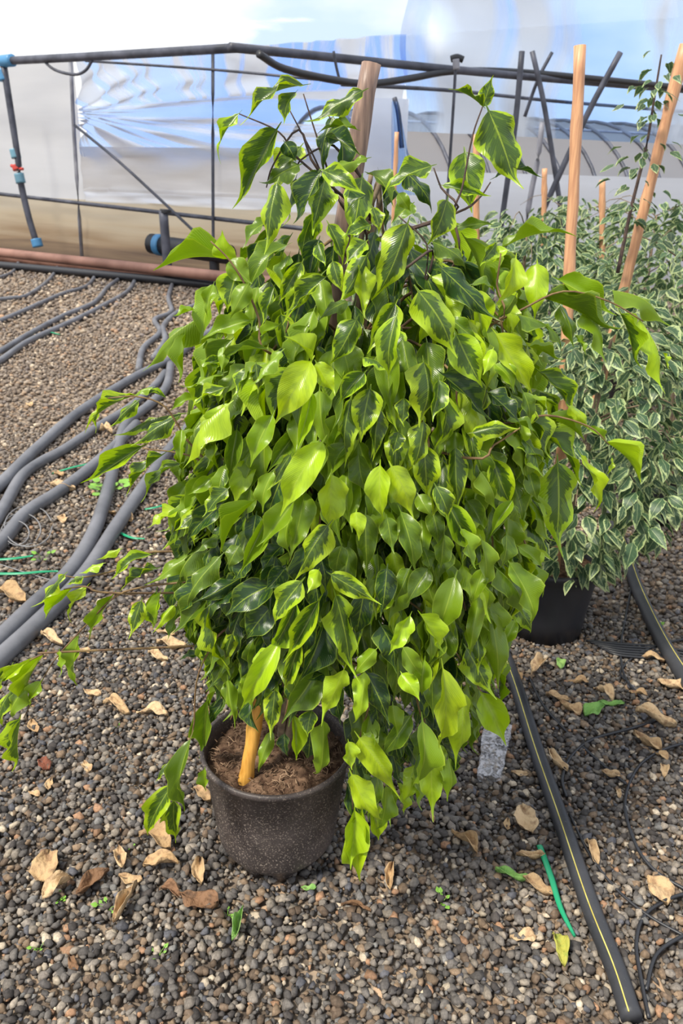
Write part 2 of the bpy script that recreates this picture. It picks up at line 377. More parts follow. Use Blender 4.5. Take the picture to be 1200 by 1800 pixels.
# ================================================================== STRUCTURE
# ground: one gently uneven gravel bed
def gh(x, y):
    if y < 0.3: return 0.0
    return 0.004 * math.sin(x * 3.1 + 1) * math.sin(y * 2.3)
def floor_fn(u, v):
    x = -30 + 60 * u; y = -4 + 44 * v
    return Vector((x, y, -0.006))
floor = sheet('floor', floor_fn, 60, 44, M['ground']); floor['kind'] = 'structure'
# greenhouse film walls: the side wall runs from far left towards the corner, the end wall recedes to the right
A0 = G(0, 447); B0 = G(370, 487); dW = (B0 - A0); dW.z = 0; dW.normalize()
nW = Vector((dW.y, -dW.x, 0)); nW = nW if nW.dot(A0) < 0 else -nW       # faces the camera
def onwall(px, py, off=0.0):
    d = ray(px, py); p0 = A0 + nW * off
    return EYE + d * ((p0 - EYE).dot(nW) / d.dot(nW))
def wz(px, py): return onwall(px, py).z
C0 = onwall(700, 300); C0.z = 0
def wall_pt(s, z, off=0.0):            # s metres along the wall from A0
    p = A0 + dW * s + nW * off; p.z = z; return p
sC = (C0 - A0).dot(dW)
s1 = (onwall(147, 300) - A0).dot(dW)
zB = wz(0, 343); zTop = wz(60, 104); zB2 = wz(350, 381)
zS1 = wz(300, 335); zS2 = wz(300, 262)
def film(name, sa, sb, za, zb, m, foldfn, nu=60, nv=24):
    o = sheet(name, lambda u, v: wall_pt(sa + (sb - sa) * u, za + (zb - za) * v, foldfn(u, v)), nu, nv, m)
    o['kind'] = 'structure'; return o
wall_l = film('wall_left', -14, s1, zB, zTop, M['film_panel'], lambda u, v: 0.03 * math.sin(u * 40 + v * 3) * noise.noise(Vector((u * 9, v * 4, 0))))
w2 = film('wall_left_lower', -14, sC + 0.1, 0.0, zB, M['film_dirty'], lambda u, v: 0.05 * noise.noise(Vector((u * 30, v * 3, 3))))
def hung(u, v):
    a = math.atan2(v - 0.42, u + 0.06)
    return 0.09 * math.sin(a * 17 + 2.2 * noise.noise(Vector((u * 3, v * 3, 0)))) * (0.35 + 0.65 * math.exp(-2.4 * u)) + 0.07 * math.sin(u * 60 + 5 * noise.noise(Vector((u * 5, v * 2, 5)))) * max(0, v - 0.35) - 0.05
w3 = film('wall_back', s1, sC, zS2 - 0.12, zTop, M['film_hung'], hung, 150, 70)
uvl = w3.data.uv_layers[0].data              # painted fold-shading streaks radiate from the tied corner below, hang straight above
for l in w3.data.loops:
    j, i = divmod(l.vertex_index, 151); u, v = i / 150, j / 70
    if v < 0.5 + 0.12 * u: a = math.atan2(v - 0.46 , u * 1.6 + 0.05); uvl[l.index].uv = (3 + a * 0.75, math.hypot(u, v - .46) * 0.9)
    else: uvl[l.index].uv = (u * 1.9 + (v - .7) * max(0, .5 - u) * 0.9, v * 0.35)
w4 = film('wall_back_middle', s1, sC, zS1 - 0.05, zS2 + 0.02, M['film_beige'], lambda u, v: 0.04 + 0.04 * noise.noise(Vector((u * 8, v * 3, 9))))
w5 = film('wall_back_lower', s1, sC, zB - 0.02, zS1, M['film_white'], lambda u, v: 0.02 + 0.05 * noise.noise(Vector((u * 9, v * 2, 19))))
# roof film rising from the side wall
def roof_fn(u, v):
    p = wall_pt(-14 + (sC + 17) * u, zTop - 0.02, v * 4.5); p.z += 1.5 * math.sin(v * 1.35) + 0.04 * math.sin(u * 90) * v
    return p
roof = sheet('ceiling', roof_fn, 80, 14, M['film_roof']); roof['kind'] = 'structure'
# end wall to the right, receding
E0 = C0.copy(); dE = Vector((0.93, 0.36, 0)).normalized(); nE = Vector((dE.y, -dE.x, 0))
def onend(px, py, off=0.0):
    d = ray(px, py); p0 = E0 + nE * off
    return EYE + d * ((p0 - EYE).dot(nE) / d.dot(nE))
def end_pt(s, z, off=0.0):
    p = E0 + dE * s + nE * off; p.z = z; return p
def end_film(name, sa, sb, za, zb, m, fn, nu=70, nv=30):
    o = sheet(name, lambda u, v: end_pt(sa + (sb - sa) * u, za + (zb - za) * v, fn(u, v)), nu, nv, m); o['kind'] = 'structure'; return o
zE1 = onend(900, 305).z; zE2 = onend(900, 240).z
end_film('wall_right', 0, 16, zE2, 6.4, M['film_blue'], lambda u, v: 0.14 * math.sin(v * 22 + 3.5 * math.sin(u * 7)) * math.exp(-u * 3) + 0.05 * math.sin(u * 120) , 120, 40)
end_film('wall_right_lower', 0, 16, 0, zE1, M['film_white'], lambda u, v: 0.05 * noise.noise(Vector((u * 20, v * 2, 7))))
# grey tunnel behind the open gap of the end wall
tn = thing('plastic_tunnel', end_pt(7, 0, -3.5), 'pale arched plastic growing tunnel seen beyond the end wall', 'tunnel')
def tun_fn(u, v):
    a = math.pi * v; p = end_pt(0.2 + 16 * u, 0, -3.5) + nE * (2.6 * math.cos(a)); p.z = 2.35 * math.sin(a) ** 0.8 + 0.02; return p
sheet('cover', tun_fn, 40, 24, M['film_grey'], tn)
for k in range(27):
    u = k / 26
    tube('hoop', [tun_fn(u, v / 12) + Vector((0, 0, 0.03)) for v in range(13)], 0.03, M['steel'], tn, seg=6, n=2)
tube('ridge_pipe', [tun_fn(0, 0.36), tun_fn(1, 0.36)], 0.03, M['greysteel'], tn, seg=6)
# ---- frame members of the greenhouse
def bar(name, pts, wpx, m, label, cat, where=onwall, off=0.12, group=None, seg=8, n=3, rr=None):
    P = [where(x, y, off) for x, y in pts]
    dep = (P[0] - EYE).dot(fw); r = rr or wpx * dep / F_ / 2
    o = tube(name, P, r, m, None, seg=seg, n=n); tag(o, label, cat, group); return o
bar('wall_post', [(124, 104), (131, 250), (144, 452)], 7, M['greysteel'], 'thin grey upright post between the milky panel and the sagging film', 'post', off=0.1)
bar('wall_post', [(374, 92), (374, 300), (375, 486)], 6, M['steel'], 'thin dark upright post just left of the plant crown', 'post', off=0.14)
bar('diagonal_brace', [(131, 220), (210, 285), (300, 368), (374, 438)], 5, M['steel'], 'thin dark brace sloping down between the two left posts', 'brace', off=0.2)
bar('bottom_rail', [(-60, 333), (0, 341), (420, 389), (560, 405)], 6, M['steel'], 'dark rail along the lower edge of the film wall', 'rail', off=0.1)
bar('film_wire', [(150, 107), (370, 122), (560, 140)], 4, M['steel'], 'dark wire across the top of the sagging film', 'wire', off=0.16)
t = thing('riser_pipe', onwall(65, 432, 0.5), 'leaning dark riser pipe with blue couplers at far left', 'pipe')
def w5p(x, y): return onwall(x, y, 0.5)
tube('pipe', [w5p(6, 112), w5p(30, 268), w5p(36, 318), w5p(50, 380), w5p(65, 430)], 0.05, M['steel'], t)
for (xa, ya, xb, yb, m, r, nm, lb) in ((3, 122, 8, 142, 'blue', 0.075, 'coupler', 'blue coupler'), (25, 262, 29, 278, 'teal', 0.075, 'coupler', 'teal coupler'), (33, 305, 37, 322, 'teal', 0.075, 'coupler', 'teal coupler'), (63, 420, 67, 434, 'blue', 0.085, 'coupler', 'blue coupler')):
    o = tube(nm, [w5p(xa, ya), w5p(xb, yb)], r, M[m], t, seg=12); o['label'] = lb
o = tube('valve', [w5p(28, 290), w5p(31, 299)], 0.07, M['red'], t, seg=12); o['label'] = 'red valve'
tube('valve_handle', [w5p(20, 291), w5p(30, 296), w5p(40, 297)], 0.025, M['red'], t, seg=6)
t = thing('header_pipe', onwall(12, 108, 0.5), 'thick dark pipe along the top of the left film wall', 'pipe')
tube('pipe', [w5p(-260, 121), w5p(12, 107), w5p(165, 99), w5p(420, 84)], 0.055, M['steel'], t)
o = tube('elbow', [w5p(3, 108), w5p(22, 106)], 0.085, M['blue'], t, seg=12); o['label'] = 'blue elbow fitting'
bar('drooping_hose', [(70, 100), (95, 122), (130, 131), (150, 124), (162, 106)], 5, M['steel'], 'short dark hose drooping in a loop under the header pipe', 'hose', off=0.5, n=5)
def G_(x, y, z=0): p = G(x, y); p.z = z; return p
for (ya, yb, r, m, lb, z, nm) in ((444, 484, 0.07, 'brownpipe', 'upper rust-brown pipe lying along the foot of the film wall', 0.20, 'ground_pipe'), (452, 492, 0.075, 'brownpipe', 'lower rust-brown pipe lying along the foot of the film wall', 0.075, 'ground_pipe'), (466, 500, 0.055, 'black', 'long black manifold pipe where the grey hoses start', 0.07, 'manifold_pipe')):
    a, b = G(0, ya, z), G(370, yb, z); d = b - a
    o = tube(nm, [a - d * 0.6, a, b, b + d * 0.3], r, M[m], None, seg=12); tag(o, lb, 'pipe')
    if z == 0.20:
        o.location = (0, 0, 0)
t = thing('valve_post', G(297, 500), 'short dark upright stub post beside a black capped pipe', 'post')
pb = G(297, 500)
tube('post', [pb, Vector((pb.x - 0.02, pb.y, (AY(292, 370, pb.y)).z))], 0.06, M['steel'], t, seg=10)
tube('cap', [AY(291, 374, pb.y), AY(291, 368, pb.y)], 0.075, M['black'], t, seg=10)
def cp(x, y): return onwall(x, y, 0.45)
t = thing('capped_pipe', cp(320, 440), 'thick black horizontal pipe with a blue coupler near the post', 'pipe')
tube('pipe', [cp(284, 431), cp(405, 448)], 0.13, M['black'], t, seg=14)
tube('end_cap', [cp(266, 428), cp(277, 430)], 0.14, M['black'], t, seg=14)
o = tube('coupler', [cp(277, 430), cp(286, 431)], 0.15, M['blue'], t, seg=14); o['label'] = 'blue coupler'
q = cp(376, 446); tube('stand', [q, Vector((q.x, q.y, 0))], 0.07, M['black'], t, seg=10)
# overhead members at right
def bar2(name, pts, Y0_, Y1_, r, m, label, cat, n=4, seg=8):
    k = len(pts) - 1
    P = [AY(x, y, Y0_ + (Y1_ - Y0_) * i / k) for i, (x, y) in enumerate(pts)]
    if P[-1].z < 1.35 and name in ('frame_post', 'frame_brace', 'white_pole'):
        d = P[-1] - P[-2]; P.append(P[-1] - d * (P[-1].z / d.z))
    o = tube(name, P, r, M[m], None, seg=seg, n=n); return tag(o, label, cat)
bar2('cross_beam', [(404, 83), (555, 98), (780, 121), (1000, 141), (1260, 162)], 7.2, 10.0, 0.036, 'steel', 'long dark steel beam crossing behind the plant top', 'beam')
bar2('sagging_hose', [(455, 95), (500, 121), (590, 141), (650, 147), (720, 138), (790, 126), (880, 125), (1010, 135), (1250, 160)], 7.0, 9.6, 0.03, 'black', 'thick black hose sagging below the dark crossing beam', 'hose', 6)
bar2('strut_wire', [(586, 90), (591, 118), (598, 146)], 7.75, 7.75, 0.012, 'steel', 'short hanging wire beside the top of the wooden stake', 'wire')
t = thing('hanging_rod', AY(800, 110, 8.4), 'thin dark rod hanging from the beam hook behind the pointed leaf', 'rod')
tube('rod', [AY(801, 104, 8.4), AY(797, 180, 8.4), AY(786, 345, 8.4), AY(780, 420, 8.4), Vector((AY(776, 470, 8.4).x, 8.4, 0))], 0.014, M['steel'], t)
tube('hook', [AY(792, 104, 8.4), AY(803, 101, 8.4), AY(814, 105, 8.4)], 0.03, M['black'], t)
tube('clamp', [AY(801, 104, 8.35), AY(802, 122, 8.35)], 0.032, M['greysteel'], t)
bar2('support_cord', [(600, 148), (780, 158), (880, 168), (1000, 180), (1250, 200)], 9.0, 12.5, 0.02, 'steel', 'thin dark cord running across the end wall under the beam', 'cord')
bar2('frame_post', [(917, 90), (905, 220), (884, 372), (869, 482)], 8.6, 8.6, 0.028, 'steel', 'near-vertical dark frame post left of the orange cane', 'frame')
bar2('frame_post', [(935, 90), (957, 190), (985, 365), (1003, 486)], 9.0, 9.0, 0.026, 'steel', 'dark frame post slanting down to the right behind the orange cane', 'frame')
bar2('frame_brace', [(970, 92), (945, 140), (922, 205)], 9.2, 9.2, 0.018, 'steel', 'thin short dark brace crossing the slanting frame post', 'brace')
bar2('frame_brace', [(1090, 92), (1030, 205), (958, 362), (905, 480)], 8.3, 8.3, 0.028, 'steel', 'long dark brace slanting down to the left behind the orange cane', 'brace')
bar2('white_pole', [(953, 215), (944, 285), (932, 345), (915, 455)], 9.6, 9.6, 0.03, 'greysteel', 'pale leaning pole against the end wall', 'pole')
# corner column, with blue film edge hanging at its side
t = thing('corner_column', C0, 'white corner column where the two film walls meet', 'column')
pc = onwall(668, 175, 0.25)
def colfn(u, v):
    a = u * 2 * math.pi; c0_ = onwall(668, 300, 0.3); w = 0.30
    return Vector((c0_.x + w * math.copysign(abs(math.cos(a)) ** 0.3, math.cos(a)), c0_.y + 0.1 * math.copysign(abs(math.sin(a)) ** 0.3, math.sin(a)), pc.z * v))
sheet('panel', colfn, 24, 8, M['film_white'], t)
tube('edge_pipe', [onwall(693, 172, 0.4), onwall(700, 200, 0.4), onwall(706, 260, 0.4)], 0.03, M['steel'], t)
def drape(u, v):
    p = onwall(688 + 44 * u * (0.25 + 0.75 * v), 178 + 165 * v, 0.45 + 0.05 * math.sin(u * 22)); return p
o = sheet('hanging_film', drape, 30, 16, M['film_blue']); tag(o, 'blue clear film strip hanging down beside the white corner column', 'film')
# ================================================================== STONES
def ico():
    g = (1 + 5 ** 0.5) / 2
    v = np.array([(-1, g, 0), (1, g, 0), (-1, -g, 0), (1, -g, 0), (0, -1, g), (0, 1, g), (0, -1, -g), (0, 1, -g), (g, 0, -1), (g, 0, 1), (-g, 0, -1), (-g, 0, 1)]) / (1 + g * g) ** 0.5
    f = [(0, 11, 5), (0, 5, 1), (0, 1, 7), (0, 7, 10), (0, 10, 11), (1, 5, 9), (5, 11, 4), (11, 10, 2), (10, 7, 6), (7, 1, 8), (3, 9, 4), (3, 4, 2), (3, 2, 6), (3, 6, 8), (3, 8, 9), (4, 9, 5), (2, 4, 11), (6, 2, 10), (8, 6, 7), (9, 8, 1)]
    return v, np.array(f)
IV, IF = ico()
PAL = np.array([srgb(*c)[:3] for c in [(84, 80, 78), (104, 99, 95), (124, 116, 108), (70, 65, 63), (142, 132, 120), (104, 88, 74), (130, 110, 90), (182, 168, 148), (152, 118, 92), (92, 92, 98), (116, 114, 112)]])
PP = np.array([.17, .17, .15, .12, .10, .08, .08, .04, .025, .035, .04]); PP /= PP.sum()
TS = []
for k in range(10):
    v = IV * (1 + rng.normal(0, 0.24, (12, 1))) + rng.normal(0, .08, (12, 3)); TS.append(v * np.array([1.0, rng.uniform(.62, .95), rng.uniform(.45, .8)]))
def stones(xs, ys, rad, zs):
    n = len(xs); which = rng.integers(0, 10, n); th = rng.uniform(0, 6.283, n); til = rng.normal(0, 0.45, n)
    c, s = np.cos(th), np.sin(th); ct, st = np.cos(til), np.sin(til)
    T = np.stack(TS)[which] * rad[:, None, None]
    x, y, z = T[..., 0], T[..., 1], T[..., 2]
    y, z = y * ct[:, None] - z * st[:, None], y * st[:, None] + z * ct[:, None]
    X = x * c[:, None] - y * s[:, None] + xs[:, None]; Y = x * s[:, None] + y * c[:, None] + ys[:, None]; Z = z + zs[:, None]
    return np.stack([X, Y, Z], -1)
def grid(x0, x1, y0, y1, sp, rlo, rhi):
    gx, gy = np.meshgrid(np.arange(x0, x1, sp), np.arange(y0, y1, sp)); gx = gx.ravel(); gy = gy.ravel()
    gx = gx + rng.uniform(-.5, .5, len(gx)) * sp; gy = gy + rng.uniform(-.5, .5, len(gy)) * sp
    lim = 0.47 * gy + 0.55; k = np.abs(gx) < lim; gx, gy = gx[k], gy[k]
    r = rlo + (rhi - rlo) * rng.random(len(gx)) ** 2.0
    return gx, gy, r
ga = grid(-1.9, 1.9, 0.75, 2.5, 0.0115, 0.005, 0.0145); gb = grid(-3, 3, 2.5, 4.6, 0.021, 0.009, 0.017); gc = grid(-4.5, 4.5, 4.6, 7.5, 0.042, 0.012, 0.024); gd = grid(-7, 6, 7.5, 13, 0.075, 0.018, 0.036)
xs, ys, rs = [np.concatenate(a) for a in zip(ga, gb, gc, gd)]
zs = rng.uniform(-0.002, 0.004, len(xs)) + rs * 0.35
VS = stones(xs, ys, rs, zs); cols = PAL[rng.choice(len(PAL), len(xs), p=PP)] * rng.uniform(.62, 1.15, (len(xs), 1))
# farther stones coloured browner, and lighter to paint in the grazing-angle brightening
k = np.clip((ys - 2.2) / 3.0, 0, 1)[:, None]; cols = cols * (1 - k) + (cols * 0.8 + np.array(srgb(140, 122, 104)[:3]) * 0.5) * k
def stone_mesh(name, V, C):
    n = len(V); Fq = (IF[None] + (np.arange(n) * 12)[:, None, None]).reshape(-1, 3)
    me = bpy.data.meshes.new(name); me.vertices.add(n * 12); me.vertices.foreach_set('co', V.reshape(-1).astype(np.float32))
    me.loops.add(Fq.size); me.loops.foreach_set('vertex_index', Fq.ravel().astype(np.int32))
    me.polygons.add(len(Fq)); me.polygons.foreach_set('loop_start', np.arange(0, Fq.size, 3, dtype=np.int32)); me.update(calc_edges=True)
    a = me.attributes.new('col', 'FLOAT_COLOR', 'POINT'); a.data.foreach_set('color', np.concatenate([np.repeat(C, 12, 0), np.ones((n * 12, 1))], 1).astype(np.float32).ravel())
    return me
sc_ = []
for i in np.where((ys < 1.75) & (np.abs(xs) < 0.85) & (rs > 0.0095))[0]:
    q = proj((xs[i], ys[i], 0.005))
    if 8 < q[0] < 1192 and 1250 < q[1] < 1792 and math.hypot(xs[i] + 0.13, ys[i] - 1.42) > 0.16: sc_.append((rs[i] / q[2], i))
sc_.sort(reverse=True); pick = [i for _, i in sc_[:300]]
mask = np.ones(len(xs), bool); mask[pick] = False
g = link('gravel', stone_mesh('gravel', VS[mask], cols[mask]), M['stone'], floor); g['kind'] = 'stuff'
for i in pick:
    c = np.array([xs[i], ys[i], zs[i]]); me = stone_mesh('stone', (VS[i] - c)[None], cols[i][None])
    o = link('stone', me, M['stone'], floor); o.matrix_basis = Matrix.Translation(Vector(c))
# ================================================================== THE MAIN POTTED FICUS
PC = Vector((AY(486, 1330, 1.40).x, 1.40, 0.0))
fic = thing('potted_ficus', PC, 'large lime and green variegated weeping ficus in a dusty black pot, front centre', 'potted plant')
PR, PH = 0.165, 0.305
def foot(r, z, th):
    if 0 <= z < 0.02 and r > 0.083: return r - 0.014 * (math.cos(th * 7) > 0.3)
    return r
prof = [(0.0, 0.012), (0.082, 0.012), (0.084, 0.0), (0.096, 0.0), (0.099, 0.018), (0.103, 0.026), (0.128, 0.060), (0.132, 0.068), (0.137, 0.10), (0.146, 0.18), (0.151, 0.235), (0.1535, 0.238), (0.156, PH - 0.02), (0.160, PH - 0.018), (PR, PH - 0.012), (PR + 0.001, PH - 0.003), (PR - 0.003, PH), (PR - 0.009, PH - 0.002), (0.154, PH - 0.02), (0.146, PH - 0.06), (0.12, 0.06)]
pot = lathe('pot', prof, M['pot'], fic, PC, 72, rad=foot)
SZ = PH - 0.035
def soil_fn(u, v):
    a = u * 2 * math.pi; r = 0.150 * v; p = PC + Vector((r * math.cos(a), r * math.sin(a), SZ))
    p.z += 0.012 * noise.noise(p * 22) + 0.008 * noise.noise(p * 60) - 0.004 * v; return p
soil = sheet('soil', soil_fn, 60, 22, M['soil'], fic)
V, Fc = [], []
for _ in range(420):
    a = rt_(0, 6.283); r = 0.145 * math.sqrt(random.random()); p = PC + Vector((r * math.cos(a), r * math.sin(a), SZ + 0.006))
    d = Vector((rt_(-1, 1), rt_(-1, 1), rt_(-.3, .6))).normalized() * rt_(0.005, 0.022); q = p + d
    tube_geo([p, (p + q) / 2 + Vector((rt_(-.004, .004), 0, 0.004)), q], rt_(0.0008, 0.002), 0.0005, 4, V, Fc)
o = link('soil_fibres', mesh('soil_fibres', V, Fc), M['fibre'], fic); o['kind'] = 'stuff'
# stake: yellow bamboo at the foot, grey split wood at the top
S0 = G(432, 1366, SZ); S1 = AY(652, 112, 1.47)
def stake(name, a, b, r, m, parent, r1=None, seg=10):
    d = b - a; L = d.length; n = 24; path = [a + d * (i / n) for i in range(n + 1)]
    V, Fc = tube_geo(path, r, r1, seg)
    dn = d.normalized()
    for i in range(len(V)):
        k = (i // seg) if i // seg <= n else n
        if k % 6 == 3: V[i] = path[k] + (Vector(V[i]) - path[k]) * 1.14
    for i in range(len(V)):
        V[i] = Vector(V[i]) + Vector((noise.noise(Vector(V[i]) * 25), noise.noise(Vector(V[i]) * 25 + Vector((9, 9, 9))), 0)) * r * 0.22
    return link(name, mesh(name, V, Fc), m, parent, True)
SM = S0.lerp(S1, 0.30)
o = stake('bamboo_cane', S0 - (S1 - S0) * 0.04, SM, 0.0145, M['bamboo'], fic, 0.0145); o['label'] = 'yellow bamboo foot of the support'
o = stake('wooden_stake', S0.lerp(S1, 0.26) + Vector((0.012, 0.01, 0)), S1, 0.015, M['wood'], fic, 0.0165, 9); o['label'] = 'weathered grey-brown upper stake'
# crown outline by height
ENV = [(170, 560, 660), (250, 480, 690), (330, 440, 770), (400, 405, 850), (480, 375, 920), (560, 350, 965), (650, 335, 975), (750, 325, 955), (850, 305, 950), (950, 305, 945), (1050, 335, 905), (1120, 370, 875), (1200, 385, 850), (1270, 400, 800), (1320, 440, 740), (1370, 520, 700)]
Y0 = 1.43; TAB = []
for (py, l, r) in ENV:
    a, b = AY(l, py, Y0), AY(r, py, Y0); TAB.append(((a.z + b.z) / 2, (a.x + b.x) / 2, (b.x - a.x) / 2))
ZT = np.array([t[0] for t in TAB])[::-1]; XT = np.array([t[1] for t in TAB])[::-1]; RT = np.array([t[2] for t in TAB])[::-1]
def crown(z): return float(np.interp(z, ZT, XT)), float(np.interp(z, ZT, RT))
def Ysurf(px, py):
    Y = 0.75
    while Y < Y0:
        p = AY(px, py, Y)
        if ZT[0] <= p.z <= ZT[-1]:
            cx_, r = crown(p.z)
            if ((p.x - cx_) / r) ** 2 + ((Y - Y0) / (r * 0.92)) ** 2 < 1: return Y
        Y += 0.01
    p = AY(px, py, Y0); z = min(max(p.z, ZT[0]), ZT[-1]); cx_, r = crown(z)
    return Y0 - 0.05 if abs(p.x - cx_) > r else Y0 - 0.15
